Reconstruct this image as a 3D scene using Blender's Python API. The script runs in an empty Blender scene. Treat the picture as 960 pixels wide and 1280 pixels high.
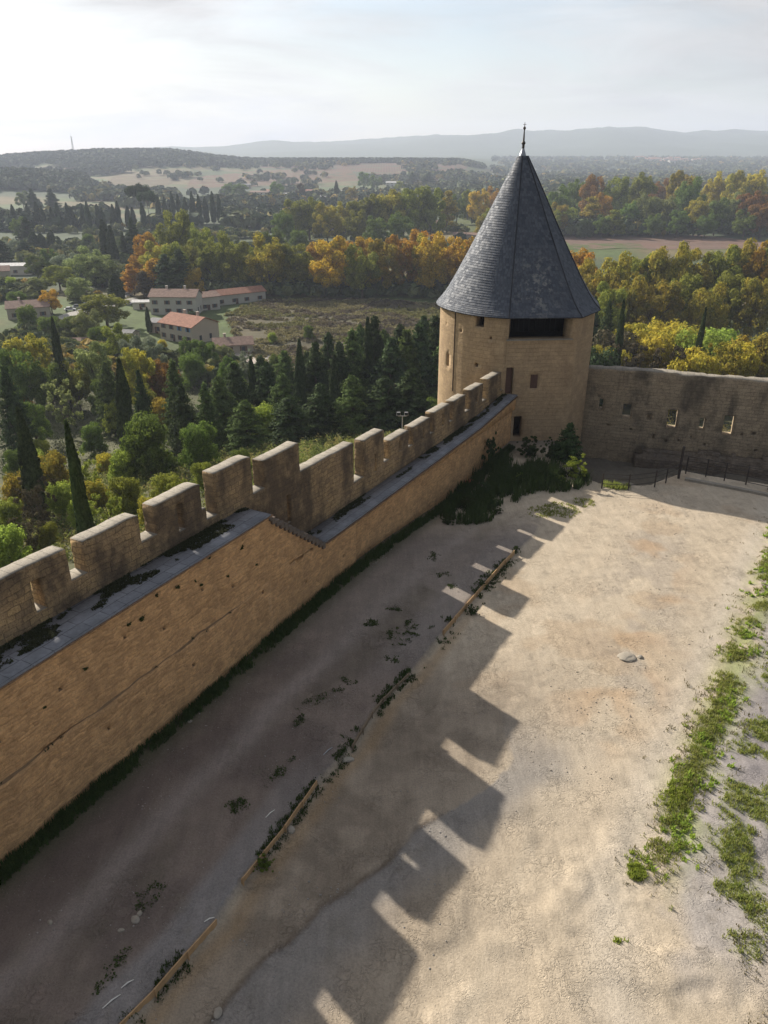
import bpy, math, random
import numpy as np
from math import radians as RD
random.seed(7); rng=np.random.default_rng(7)
scene=bpy.context.scene; COL=scene.collection
# ------------------------------------------------------------------ camera geometry (used only to measure world positions)
CAMZ=20.0; FPX=950.0; TH=RD(25.1); CT,ST=math.cos(TH),math.sin(TH)
def ray(px,py):
    u=(px-480)/FPX; v=(640-py)/FPX
    return (u,CT+v*ST,-ST+v*CT)
def onz(px,py,z=0.0):
    D=ray(px,py); t=(z-CAMZ)/D[2]; return (D[0]*t,D[1]*t)
# ------------------------------------------------------------------ noise
def _h(ix,iy,iz,seed):
    n=(ix*73856093)^(iy*19349663)^(iz*83492791)^(seed*2654435761)
    n=n&0xffffffff; n=((n^(n>>13))*1274126177)&0xffffffff; n=n^(n>>16)
    return (n&0xffff)/65535.0
def vnoise(x,y,z=0.0,seed=0):
    x,y,z=np.broadcast_arrays(np.asarray(x,float),np.asarray(y,float),np.asarray(z,float))
    ix=np.floor(x).astype(np.int64);iy=np.floor(y).astype(np.int64);iz=np.floor(z).astype(np.int64)
    fx=x-ix;fy=y-iy;fz=z-iz
    fx=fx*fx*(3-2*fx);fy=fy*fy*(3-2*fy);fz=fz*fz*(3-2*fz)
    r=0
    for a in (0,1):
        for b in (0,1):
            for c in (0,1):
                w=(fx if a else 1-fx)*(fy if b else 1-fy)*(fz if c else 1-fz)
                r=r+w*_h(ix+a,iy+b,iz+c,seed)
    return r
def fbm(x,y,z=0.0,o=4,seed=0):
    r=0;a=.5;t=0
    for i in range(o):
        r=r+a*vnoise(np.asarray(x)*2**i,np.asarray(y)*2**i,np.asarray(z)*2**i,seed+i*7);t+=a;a*=.5
    return r/t
def sstep(a,b,x):
    t=np.clip((np.asarray(x,float)-a)/(b-a),0,1); return t*t*(3-2*t)
# ------------------------------------------------------------------ object helpers
def meta(o,label=None,cat=None,group=None,kind=None):
    if label:o['label']=label
    if cat:o['category']=cat
    if group:o['group']=group
    if kind:o['kind']=kind
    return o
def empty(name,loc,label,cat,group=None,rz=0):
    o=bpy.data.objects.new(name,None);COL.objects.link(o);o.location=loc;o.rotation_euler=(0,0,rz)
    o.empty_display_size=.2
    return meta(o,label,cat,group)
def mesh_np(name,V,F,mat=None,parent=None,uv=None,smooth=False,col=None,link=True):
    """V (n,3), F (m,k) const k or list of lists"""
    me=bpy.data.meshes.new(name)
    V=np.asarray(V,dtype=np.float32)
    if isinstance(F,np.ndarray):
        m,k=F.shape
        me.vertices.add(len(V));me.vertices.foreach_set('co',V.ravel())
        me.loops.add(m*k);me.loops.foreach_set('vertex_index',F.astype(np.int32).ravel())
        me.polygons.add(m);me.polygons.foreach_set('loop_start',np.arange(0,m*k,k,dtype=np.int32))
        me.polygons.foreach_set('loop_total',np.full(m,k,dtype=np.int32))
    else:
        me.from_pydata([tuple(map(float,v)) for v in V],[],F)
    if uv is not None:
        l=me.uv_layers.new(name='UVMap');l.data.foreach_set('uv',np.asarray(uv,dtype=np.float32).ravel())
    if col is not None:
        at=me.color_attributes.new('Col','FLOAT_COLOR','POINT')
        c=np.ones((len(V),4),dtype=np.float32);c[:,:3]=col;at.data.foreach_set('color',c.ravel())
    me.update(calc_edges=True);me.validate()
    if smooth:
        me.polygons.foreach_set('use_smooth',np.ones(len(me.polygons),dtype=bool))
    if mat is not None:me.materials.append(mat)
    if not link:return me
    o=bpy.data.objects.new(name,me);COL.objects.link(o)
    if parent is not None:o.parent=parent
    return o
class MB:
    def __init__(s):s.v=[];s.f=[]
    def add(s,v,f):
        n=len(s.v);s.v+= [tuple(p) for p in v];s.f+=[[i+n for i in q] for q in f];return s
    def box(s,c,d,rz=0,taper=1.0,axes=None):
        x,y,z=d[0]/2,d[1]/2,d[2]/2;cr,sr=math.cos(rz),math.sin(rz);v=[]
        for k in (-1,1):
            t=taper if k>0 else 1
            for a,b in ((-1,-1),(1,-1),(1,1),(-1,1)):
                X,Y=a*x*t,b*y*t;v.append((c[0]+X*cr-Y*sr,c[1]+X*sr+Y*cr,c[2]+k*z))
        return s.add(v,[[3,2,1,0],[4,5,6,7],[0,1,5,4],[1,2,6,5],[2,3,7,6],[3,0,4,7]])
    def tube(s,pts,rs,n=8,cap=True):
        pts=[np.array(p,float) for p in pts];base=len(s.v)
        if not hasattr(rs,'__len__'):rs=[rs]*len(pts)
        for i,p in enumerate(pts):
            d=pts[min(i+1,len(pts)-1)]-pts[max(i-1,0)];d/=np.linalg.norm(d)+1e-9
            a=np.cross(d,(0,0,1) if abs(d[2])<.9 else (1,0,0));a/=np.linalg.norm(a);b=np.cross(d,a)
            for k in range(n):
                q=p+rs[i]*(a*math.cos(2*math.pi*k/n)+b*math.sin(2*math.pi*k/n));s.v.append(tuple(q))
        for i in range(len(pts)-1):
            for k in range(n):
                s.f.append([base+i*n+k,base+i*n+(k+1)%n,base+(i+1)*n+(k+1)%n,base+(i+1)*n+k])
        if cap:
            s.f.append([base+k for k in range(n)][::-1]);e=base+(len(pts)-1)*n;s.f.append([e+k for k in range(n)])
        return s
    def bar(s,p,q,w,h):
        p=np.array(p,float);q=np.array(q,float);d=q-p;L=np.linalg.norm(d);d/=L
        a=np.cross(d,(0,0,1));a/=np.linalg.norm(a)+1e-9;b=np.cross(a,d);v=[]
        for e in (p,q):
            for i,j in ((-1,-1),(1,-1),(1,1),(-1,1)):v.append(tuple(e+a*i*w/2+b*j*h/2))
        return s.add(v,[[0,1,2,3],[7,6,5,4],[0,4,5,1],[1,5,6,2],[2,6,7,3],[3,7,4,0]])
    def build(s,name,mat,parent=None,smooth=False):
        return mesh_np(name,s.v,s.f,mat,parent,smooth=smooth)
# ------------------------------------------------------------------ materials
class NT:
    def __init__(s,name):
        s.m=bpy.data.materials.new(name);s.m.use_nodes=True;s.t=s.m.node_tree;s.t.nodes.clear()
        s.out=s.n('ShaderNodeOutputMaterial');s.b=s.n('ShaderNodeBsdfPrincipled')
        s.l(s.b.outputs[0],s.out.inputs[0]);s.b.inputs['Roughness'].default_value=.9
        s.b.inputs['Specular IOR Level'].default_value=.2
    def n(s,t,**k):
        x=s.t.nodes.new(t)
        for a,b in k.items():setattr(x,a,b)
        return x
    def l(s,a,b):s.t.links.new(a,b)
    def noise(s,vec,scale,det=4,rough=.55,dist=0):
        x=s.n('ShaderNodeTexNoise');x.inputs['Scale'].default_value=scale;x.inputs['Detail'].default_value=det
        x.inputs['Roughness'].default_value=rough;x.inputs['Distortion'].default_value=dist;s.l(vec,x.inputs['Vector']);return x.outputs[0]
    def ramp(s,fac,*st):
        x=s.n('ShaderNodeValToRGB');e=x.color_ramp.elements
        while len(e)<len(st):e.new(.5)
        for i,(p,c) in enumerate(st):
            e[i].position=p;e[i].color=(c,c,c,1) if not hasattr(c,'__len__') else (*c,1)
        s.l(fac,x.inputs[0]);return x.outputs[0]
    def mix(s,f,a,b,mode='MIX'):
        x=s.n('ShaderNodeMix');x.data_type='RGBA';x.blend_type=mode;x.clamp_factor=True
        for v,i in ((f,0),(a,6),(b,7)):
            if hasattr(v,'is_linked') or hasattr(v,'links'):s.l(v,x.inputs[i])
            elif i==0:x.inputs[0].default_value=v
            else:x.inputs[i].default_value=(*v,1)
        return x.outputs[2]
    def math(s,op,a,b=0.0):
        x=s.n('ShaderNodeMath',operation=op)
        for v,i in ((a,0),(b,1)):
            if hasattr(v,'links'):s.l(v,x.inputs[i])
            else:x.inputs[i].default_value=v
        return x.outputs[0]
    def bump(s,h,st,dist=.05,prev=None):
        x=s.n('ShaderNodeBump');x.inputs['Strength'].default_value=st;x.inputs['Distance'].default_value=dist
        s.l(h,x.inputs['Height'])
        if prev:s.l(prev,x.inputs['Normal'])
        return x.outputs[0]
    def uv(s):return s.n('ShaderNodeTexCoord').outputs['UV']
    def obj(s):return s.n('ShaderNodeTexCoord').outputs['Object']
    def geo(s):return s.n('ShaderNodeNewGeometry').outputs['Position']
    def mapv(s,v,sc=(1,1,1),loc=(0,0,0)):
        x=s.n('ShaderNodeMapping');x.inputs['Scale'].default_value=sc;x.inputs['Location'].default_value=loc;s.l(v,x.inputs[0]);return x.outputs[0]
    def base(s,c):s.l(c,s.b.inputs['Base Color'])
    def normal(s,c):s.l(c,s.b.inputs['Normal'])
def plain(name,c,rough=.8,metal=0,var=.25,scale=3):
    m=NT(name);p=m.geo();f=m.noise(p,scale,5)
    m.base(m.mix(f,tuple(x*(1-var) for x in c),tuple(min(1,x*(1+var)) for x in c)))
    m.b.inputs['Roughness'].default_value=rough;m.b.inputs['Metallic'].default_value=metal
    m.normal(m.bump(m.noise(p,scale*6,4),.25,.01));return m.m
def stone(name,c1,c2,mortar,bw=.55,bh=.27,ms=.012,stain=(.12,.10,.085),samt=.5,bumpd=.03,rub=0.0,warp=.05,stain_lo=.5,grime=0.0,brickmix=1.0,streak=0.0):
    m=NT(name);u=m.uv();g=m.geo()
    # warp the courses a little so that the joints are hand-laid, not ruled
    nz=m.n('ShaderNodeTexNoise');nz.inputs['Scale'].default_value=1.3;nz.inputs['Detail'].default_value=3;m.l(g,nz.inputs['Vector'])
    va=m.n('ShaderNodeVectorMath',operation='MULTIPLY_ADD');m.l(nz.outputs[1],va.inputs[0]);va.inputs[1].default_value=(warp*2,warp*2,0);m.l(u,va.inputs[2])
    br=m.n('ShaderNodeTexBrick');br.offset=.5;br.offset_frequency=2;br.squash=.7;br.squash_frequency=3
    br.inputs['Scale'].default_value=1;br.inputs['Brick Width'].default_value=bw;br.inputs['Row Height'].default_value=bh
    br.inputs['Mortar Size'].default_value=ms;br.inputs['Mortar Smooth'].default_value=.6;br.inputs['Bias'].default_value=0
    m.l(va.outputs[0],br.inputs['Vector'])
    br.inputs['Color1'].default_value=(*c1,1);br.inputs['Color2'].default_value=(*c2,1);br.inputs['Mortar'].default_value=(*mortar,1)
    mid=tuple((a+b)/2 for a,b in zip(c1,c2))
    c=m.mix(brickmix,mid,br.outputs[0])
    h=br.outputs[1]
    inv=m.math('SUBTRACT',1,h)
    if rub>0:
        vo=m.n('ShaderNodeTexVoronoi');vo.feature='F1';vo.inputs['Scale'].default_value=3.2;m.l(m.mapv(va.outputs[0],(1,1.9,1)),vo.inputs['Vector'])
        rc=m.ramp(m.math('MULTIPLY',vo.outputs[1],1.0),(.0,tuple(x*.62 for x in mid)),(.5,mid),(1,tuple(min(1,x*1.4) for x in mid)))
        c=m.mix(rub,c,rc)
        inv=m.math('SUBTRACT',m.math('MULTIPLY',inv,1-rub),m.math('MULTIPLY',vo.outputs[0],rub*1.5))
    n1=m.noise(g,1.1,6,.62);n2=m.noise(g,7,5,.6);n3=m.noise(m.mapv(g,(1,1,.35)),.55,5,.6)
    c=m.mix(m.ramp(n2,(.3,.0),(.75,1)),m.mix(1,c,(.72,.72,.72),'MULTIPLY'),c)
    c=m.mix(m.math('MULTIPLY',m.ramp(n3,(stain_lo,0.0),(stain_lo+.16,1.0)),samt),c,stain)
    c=m.mix(m.math('MULTIPLY',m.ramp(n1,(.5,0),(.7,1)),.45),c,tuple(min(1,x*1.35) for x in mid))
    if streak>0:
        sk_=m.noise(m.mapv(va.outputs[0],(1.1,9,1)),1.6,6,.72);c=m.mix(m.math('MULTIPLY',m.ramp(sk_,(.50,0),(.64,1)),streak),c,tuple(x*.42 for x in mid));c=m.mix(m.math('MULTIPLY',m.ramp(sk_,(.34,1),(.44,0)),streak*.6),c,tuple(min(1,x*1.3) for x in mid))
    if grime>0:
        fi=m.noise(g,22,3,.7);c=m.mix(m.math('MULTIPLY',m.ramp(fi,(.52,0),(.64,1)),grime),c,tuple(x*.6 for x in stain))
    m.base(c)
    hh=m.math('ADD',m.math('MULTIPLY',inv,1.0),m.math('MULTIPLY',n2,.9))
    hh=m.math('ADD',hh,m.math('MULTIPLY',m.noise(g,25,3,.6),.35))
    m.normal(m.bump(hh,.75,bumpd));m.b.inputs['Roughness'].default_value=.95;return m.m
def leafm(name,c1,c2,tr=.3,hs=.03):
    m=NT(name);o=m.obj();oi=m.n('ShaderNodeObjectInfo').outputs['Random'];g=m.geo()
    sep=m.n('ShaderNodeTexCoord').outputs['Object']
    f=m.noise(m.mapv(o,(1,1,1)),5,4,.7)
    c=m.mix(m.ramp(f,(.32,0),(.68,1)),c1,c2)
    f2=m.noise(o,38,2,.8)
    c=m.mix(m.ramp(f2,(.40,0),(.62,1)),m.mix(1,c,(.45,.5,.45),'MULTIPLY'),c)
    hv=m.n('ShaderNodeHueSaturation');m.l(c,hv.inputs['Color'])
    m.l(m.math('ADD',.5-hs/2,m.math('MULTIPLY',oi,hs)),hv.inputs['Hue'])
    m.l(m.math('ADD',.90,m.math('MULTIPLY',oi,.36)),hv.inputs['Value'])
    c=hv.outputs[0];m.base(c);m.b.inputs['Roughness'].default_value=.6;m.b.inputs['Specular IOR Level'].default_value=.05;m.b.inputs['Roughness'].default_value=.8
    t=m.n('ShaderNodeBsdfTranslucent');m.l(c,t.inputs['Color']);x=m.n('ShaderNodeMixShader');x.inputs[0].default_value=tr
    m.l(m.b.outputs[0],x.inputs[1]);m.l(t.outputs[0],x.inputs[2]);m.l(x.outputs[0],m.out.inputs[0]);return m.m
def colattr(name,grain=(.8,1.15),scales=(3,30),bumps=(.35,.06),rough=.95,detailc=None):
    m=NT(name);g=m.geo();a=m.n('ShaderNodeVertexColor');a.layer_name='Col'
    n1=m.noise(g,scales[0],6,.65);n2=m.noise(g,scales[1],3,.7)
    c=m.mix(1,a.outputs[0],m.ramp(n1,(.3,grain[0]),(.7,grain[1])),'MULTIPLY')
    c=m.mix(1,c,m.ramp(n2,(.3,grain[0]+.05),(.7,grain[1]-.03)),'MULTIPLY')
    m.base(c);h=m.math('ADD',n1,m.math('MULTIPLY',n2,.3));m.normal(m.bump(h,bumps[0],bumps[1]))
    m.b.inputs['Roughness'].default_value=rough;return m
M={}
M['wall']=stone('ochre_rubble',(.82,.49,.235),(.60,.355,.17),(.42,.25,.125),bw=.36,bh=.15,ms=.014,rub=.6,samt=.40,bumpd=.07,stain=(.38,.235,.12),stain_lo=.50,brickmix=.45,warp=.16,grime=.25,streak=.55)
M['parapet']=stone('parapet_stone',(.60,.41,.20),(.30,.21,.13),(.15,.11,.075),bw=.46,bh=.23,ms=.02,rub=.25,samt=.85,bumpd=.08,stain=(.095,.072,.053),stain_lo=.41,grime=.6,warp=.14,brickmix=.85,streak=.3)
M['ledge']=plain('dark_ledge_stone',(.26,.165,.09),.95,var=.4,scale=5)
M['captop']=stone('cap_stone',(.33,.295,.24),(.27,.24,.195),(.14,.125,.10),bw=.7,bh=.9,samt=.3,bumpd=.015,stain=(.15,.13,.11),stain_lo=.5,grime=.55)
M['tower']=stone('tower_ashlar',(.52,.37,.215),(.39,.275,.165),(.22,.155,.10),bw=.62,bh=.29,ms=.009,rub=.2,samt=.5,bumpd=.035,stain=(.24,.165,.105),stain_lo=.50,warp=.07,brickmix=.6,grime=.25,streak=.2)
M['rwall']=stone('weathered_ashlar',(.50,.39,.255),(.34,.265,.18),(.13,.10,.075),bw=.6,bh=.27,ms=.012,rub=.25,samt=.8,bumpd=.06,stain=(.085,.072,.056),stain_lo=.47,grime=.6,warp=.12,streak=.3,brickmix=.8)
M['rubble']=stone('rough_rubble',(.28,.22,.16),(.2,.16,.12),(.07,.06,.05),bw=.5,bh=.24,ms=.03,rub=.6,samt=.5,bumpd=.08,warp=.12,grime=.5)
M['paving']=stone('grey_flagstone',(.27,.27,.285),(.21,.21,.225),(.06,.06,.06),bw=1.1,bh=.42,ms=.012,samt=.45,bumpd=.012,stain=(.12,.12,.12),stain_lo=.5)
M['tile']=plain('terracotta',(.22,.135,.08),.85,var=.4,scale=4)
M['black']=plain('shade_black_timber',(.006,.005,.005),.8,var=.3)  # near-black colour paints in the shade of the tower interior
M['door']=plain('brown_door_wood',(.10,.055,.04),.7,var=.3,scale=5)
M['metal']=plain('rusty_iron',(.06,.05,.045),.6,.5,var=.3)
M['lead']=plain('grey_lead',(.33,.34,.36),.4,.7,var=.15)
M['galv']=plain('galvanised_steel',(.4,.41,.42),.5,.6)
M['plank']=plain('orange_board',(.42,.27,.14),.8,var=.35,scale=6)
M['rock']=plain('pale_rock',(.30,.265,.215),.95,var=.3,scale=3)
M['white']=plain('bleached_wood',(.7,.67,.6),.7,var=.1)
M['bark']=plain('bark',(.11,.085,.065),.95,var=.4,scale=4)
M['render']=plain('pale_render',(.52,.49,.43),.9,var=.12,scale=.4)
M['render2']=plain('cream_render',(.46,.40,.32),.9,var=.12,scale=.4)
M['rooftile']=None
def rooft(name,c):
    m=NT(name);u=m.obj();w=m.n('ShaderNodeTexWave');w.bands_direction='X';w.inputs['Scale'].default_value=1.6;w.inputs['Distortion'].default_value=.4;m.l(u,w.inputs['Vector'])
    n=m.noise(u,1.2,5,.7);cc=m.mix(m.ramp(n,(.35,0),(.65,1)),tuple(x*.7 for x in c),tuple(x*1.25 for x in c))
    cc=m.mix(m.math('MULTIPLY',w.outputs[1],.25),cc,tuple(x*.5 for x in c));m.base(cc);m.normal(m.bump(w.outputs[1],.6,.05));return m.m
M['rt_red']=rooft('red_roof_tile',(.34,.17,.115));M['rt_pink']=rooft('faded_roof_tile',(.30,.20,.155));M['rt_grey']=rooft('grey_sheet_roof',(.30,.29,.28));M['rt_white']=rooft('white_sheet_roof',(.62,.60,.57))
M['glass']=plain('dark_window_glass',(.04,.05,.06),.15,var=.1)
M['blue']=plain('blue_shutter',(.16,.27,.42),.6,var=.1)
M['shutter']=plain('brown_shutter',(.16,.1,.07),.7,var=.1)
M['carwhite']=plain('white_car_paint',(.7,.7,.7),.25,var=.03);M['cargrey']=plain('grey_car_paint',(.25,.26,.28),.25,.3,var=.03);M['carblue']=plain('dark_blue_car_paint',(.03,.05,.12),.25,.2,var=.03);M['carred']=plain('red_car_paint',(.35,.03,.02),.25,var=.03)
M['tyre']=plain('tyre_rubber',(.02,.02,.02),.9);M['redcloth']=plain('faded_red_plastic',(.45,.12,.09),.7)
LEAF={'gold':leafm('leaf_gold',(.80,.46,.045),(.40,.29,.045),.5),
'orange':leafm('leaf_orange',(.78,.38,.05),(.50,.34,.05),.5),
'rust':leafm('leaf_rust',(.38,.15,.045),(.28,.17,.04),.5),
'olive':leafm('leaf_olive',(.42,.42,.065),(.21,.235,.045),.45),
'yolive':leafm('leaf_yellow_olive',(.62,.46,.06),(.27,.28,.05),.5),
'yellow':leafm('leaf_yellow',(.75,.56,.07),(.45,.38,.06),.5),
'green':leafm('leaf_green',(.24,.31,.06),(.13,.19,.04),.42),
'bright':leafm('leaf_bright_green',(.50,.56,.10),(.28,.36,.065),.52),
'pale':leafm('leaf_pale_green',(.40,.42,.15),(.25,.29,.10),.45),
'silver':leafm('leaf_silver_green',(.34,.36,.24),(.22,.25,.16),.35),
'dark':leafm('leaf_dark_evergreen',(.10,.135,.05),(.055,.08,.032),.2),
'cypress':leafm('leaf_cypress',(.09,.12,.04),(.05,.072,.028),.2),
'pineg':leafm('leaf_pine_green',(.19,.25,.075),(.10,.145,.045),.3),
'brown':leafm('leaf_dry_twigs',(.17,.13,.075),(.10,.085,.05),.2),
'grass':leafm('grass_green',(.34,.42,.09),(.44,.42,.14),.45),
'drygrass':leafm('grass_dry',(.28,.23,.10),(.20,.18,.07),.3),
'moss':leafm('moss_dark',(.06,.068,.032),(.085,.08,.045),.1),
'weed':leafm('weed_dark_green',(.06,.09,.028),(.10,.12,.04),.2)}
# ------------------------------------------------------------------ terrain height
L0=np.array((-11.15,17.8));dl=np.array((.4726,.8813));nl=np.array((-.8813,.4726))
C0=np.array((-2.95,33.1));dc=np.array((.4985,.8669));nc=np.array((-.8669,.4985));AB=17.36
R0=np.array((16.3,60.0));dr=np.array((.9531,-.3026));nr=np.array((.3026,.9531))
def terr(x,y):
    x=np.asarray(x,float);y=np.asarray(y,float)
    s1=(x-L0[0])*nl[0]+(y-L0[1])*nl[1]-2.6
    s2=(x-R0[0])*nr[0]+(y-R0[1])*nr[1]-1.6
    s=np.maximum(s1,s2)
    s=np.where((s1>0)&(s2>0),np.hypot(s1,s2),s)
    t=np.clip(s/165,0,1)
    z=-3.2-29.8*(1-(1-t)**2)
    z=np.where(s<0,-4.2,z)
    n=fbm(x/25,y/25,o=3,seed=3)-.5
    z=z+n*1.6*sstep(3,30,s)
    r=np.hypot(x,y);u=x/np.maximum(y,1)
    # vineyard plateau, wooded hill to the left, low woods to the right
    plat=sstep(1300,2400,y)*(36+4*(fbm(x/500,y/500,o=2,seed=9)-.5))*sstep(.17,.08,u)*sstep(-.7,-.3,u)
    hill=sstep(1450,2250,y)*sstep(-.16,-.27,u)*23*(1-.25*sstep(-.35,-.52,u))
    rt=sstep(2200,4200,y)*38*sstep(.05,.18,u)
    knoll=22*np.exp(-((x+620)/150)**2-((y-1350)/230)**2)
    z=z+plat+hill+rt+knoll
    # far range
    pxk=np.array([-2000,-300,0,60,150,200,280,340,400,450,500,545,600,650,700,760,800,850,960,1200,3000])
    pyk=np.array([196,196,195,193,190,187,184,176,172,171,169,164,165,163,165,160,159,161,161,165,170])
    ang=np.interp(480+FPX*u*1.106,pxk,(195.3-pyk)/FPX*.86)
    ridge=sstep(4700,6900,y)*(ang*6900*.84+14)*(.62+.76*fbm(x/520,y/600,o=6,seed=21))+sstep(4300,5100,y)*sstep(5900,5200,y)*34*fbm(x/500,y/500,o=4,seed=23)*sstep(-.3,0,u)
    z=z+np.where(y>4000,ridge,0)
    z=z-np.where(y>6900,sstep(6900,9000,y)*200,0)
    return z
def at(px,Y,py=None):
    """world x for a pixel column at a depth line Y (py = approximate row)"""
    D=ray(px,py if py else 300);return D[0]/D[1]*Y
def hit(px,py,tmin=55,tmax=8000):
    D=ray(px,py);ts=np.geomspace(tmin,tmax,1500);z=CAMZ+D[2]*ts;g=terr(D[0]*ts,D[1]*ts)
    i=np.argmax(z<g);t=ts[i] if (z<g).any() else tmax
    return D[0]*t,D[1]*t,float(terr(D[0]*t,D[1]*t))
def poly_mask(x,y,poly):
    ins=np.zeros(np.shape(x),bool);n=len(poly)
    for i in range(n):
        x1,y1=poly[i];x2,y2=poly[(i+1)%n]
        c=((y1>y)!=(y2>y))
        with np.errstate(divide='ignore',invalid='ignore'):
            xi=(x2-x1)*(y-y1)/(y2-y1+1e-12)+x1
        ins^=c&(x<xi)
    return ins
def build_terrain():
    th=np.concatenate([np.linspace(-180,-40,36)[:-1],np.linspace(-40,40,420),np.linspace(40,180,36)[1:]])*math.pi/180
    r=np.concatenate([[1.0,15,35],np.geomspace(50,9500,300)])
    R,T=np.meshgrid(r,th,indexing='ij');X=R*np.sin(T);Y=R*np.cos(T);Z=terr(X,Y)
    Z=np.where(Y<0,np.minimum(Z,-4.2),Z)
    V=np.stack([X,Y,Z],-1).reshape(-1,3);nr_,nt=len(r),len(th)
    i=np.arange(nr_-1)[:,None]*nt+np.arange(nt-1)[None];F=np.stack([i,i+1,i+nt+1,i+nt],-1).reshape(-1,4)[:,::-1]
    x,y=V[:,0],V[:,1]
    a=fbm(x/60,y/60,o=4,seed=31);b=fbm(x/260,y/200,o=3,seed=41)
    g=np.array((.085,.115,.038));d=np.array((.15,.12,.06));w=np.array((.06,.08,.04))
    t=sstep(.4,.6,a)[:,None];c=g*(1-t)+d*t
    t=sstep(.42,.58,b)[:,None];c=c*(1-t)+w*t
    far=sstep(1500,3500,y)[:,None];c=c*(1-far)+(w*1.1)*far
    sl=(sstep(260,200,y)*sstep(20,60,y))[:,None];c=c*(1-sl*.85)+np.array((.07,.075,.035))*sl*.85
    c=c*(.8+.4*fbm(x/12,y/12,o=3,seed=51))[:,None]
    m=colattr('terrain_ground',(.75,1.2),(.35,3),(.3,.3)).m
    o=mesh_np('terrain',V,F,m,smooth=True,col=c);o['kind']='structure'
build_terrain()
def patch(name,pts,c,rows=None,amp=.25,sp=None,lift=.12,px=True,seed=0):
    """a field lying on the terrain; pts are measured corners"""
    P=[hit(a,b)[:2] for a,b in pts] if px else pts
    P=np.array(P);x0,y0=P.min(0);x1,y1=P.max(0)
    n=110;gx=np.linspace(x0,x1,n);gy=np.linspace(y0,y1,n);X,Y=np.meshgrid(gx,gy,indexing='ij')
    j=min(x1-x0,y1-y0)*.012
    inside=poly_mask(X+(fbm(X/30,Y/30,seed=5)-.5)*j*3,Y,[tuple(p) for p in P]);Z=terr(X,Y)+lift
    idx=np.arange(n*n).reshape(n,n);cell=inside[:-1,:-1]&inside[1:,1:]&inside[1:,:-1]&inside[:-1,1:]
    F=np.stack([idx[:-1,:-1],idx[1:,:-1],idx[1:,1:],idx[:-1,1:]],-1)[cell]
    if not len(F):return
    m=NT(name);g=m.geo();nz=m.noise(g,.03,5,.6);n2=m.noise(g,.4,5,.7);n3=m.noise(m.mapv(g,(.05,.012,1)),1,4,.6)
    cc=m.mix(m.ramp(nz,(.35,0),(.65,1)),tuple(k*(1-amp) for k in c),tuple(k*(1+amp) for k in c))
    cc=m.mix(m.math('MULTIPLY',m.ramp(n2,(.4,0),(.65,1)),.5),cc,tuple(k*.7 for k in c))
    cc=m.mix(m.math('MULTIPLY',m.ramp(n3,(.45,0),(.6,1)),.4),cc,(c[0]*1.25,c[1]*1.05,c[2]*1.0))
    if rows:
        w=m.n('ShaderNodeTexWave');w.inputs['Scale'].default_value=rows[0];w.bands_direction=rows[1];w.inputs['Distortion'].default_value=.6;m.l(g,w.inputs['Vector'])
        cc=m.mix(m.math('MULTIPLY',w.outputs[1],.5),cc,rows[2])
    m.base(cc);m.normal(m.bump(n2,.4,.4))
    V=np.stack([X,Y,Z],-1).reshape(-1,3);o=mesh_np(name,V,F,m.m,smooth=True);o['kind']='structure'
patch('meadow',[(283,392),(300,382),(335,374),(440,372),(560,380),(575,440),(470,470),(360,470),(300,440)],(.085,.075,.04),amp=.3)
patch('ploughed_field',[(700,296),(700,287),(790,289),(875,294),(960,303),(960,312),(720,312)],(.15,.10,.075),amp=.12)
patch('green_field',[(560,286),(580,268),(600,266),(622,272),(640,284),(600,296)],(0.082,0.102,0.031),amp=.15)
patch('green_field',[(350,306),(360,297),(520,293),(560,300),(400,310)],(0.076,0.091,0.036),amp=.15)
patch('green_field',[(700,312),(715,305),(800,304),(810,312)],(0.071,0.097,0.026),amp=.15)
patch('vineyard',[(135,226),(146,219),(235,219),(210,232),(160,240),(118,242)],(0.091,0.059,0.024),(.08,'X',(.14,.12,.05)))
patch('vineyard',[(230,236),(240,222),(330,212),(440,212),(450,226),(350,232)],(0.101,0.048,0.024),(.06,'DIAGONAL',(.17,.13,.06)))
patch('vineyard',[(320,210),(340,204),(590,202),(585,214),(470,216)],(0.091,0.044,0.024),(.05,'X',(.15,.10,.06)))
patch('vineyard',[(455,226),(462,217),(590,214),(580,222),(520,230)],(0.101,0.050,0.028),(.05,'X',(.15,.11,.06)))
patch('green_field',[(270,250),(280,241),(345,238),(335,250)],(0.087,0.107,0.036),amp=.15)
patch('green_field',[(120,240),(160,238),(215,232),(225,240),(150,250)],(0.087,0.097,0.036),amp=.15)
patch('stubble_field',[(0,232),(0,222),(40,218),(60,226),(40,234)],(0.128,0.107,0.061),amp=.15)
patch('stubble_field',[(590,230),(600,224),(640,226),(640,232)],(0.143,0.112,0.066),amp=.15)
patch('gravel_lane',[(283,440),(296,436),(335,438),(360,452),(345,462),(300,452)],(.40,.37,.32),amp=.1,lift=.2)
patch('gravel_lane',[(60,400),(110,384),(170,372),(178,378),(110,396),(70,412)],(.33,.31,.28),amp=.1,lift=.2)
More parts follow.
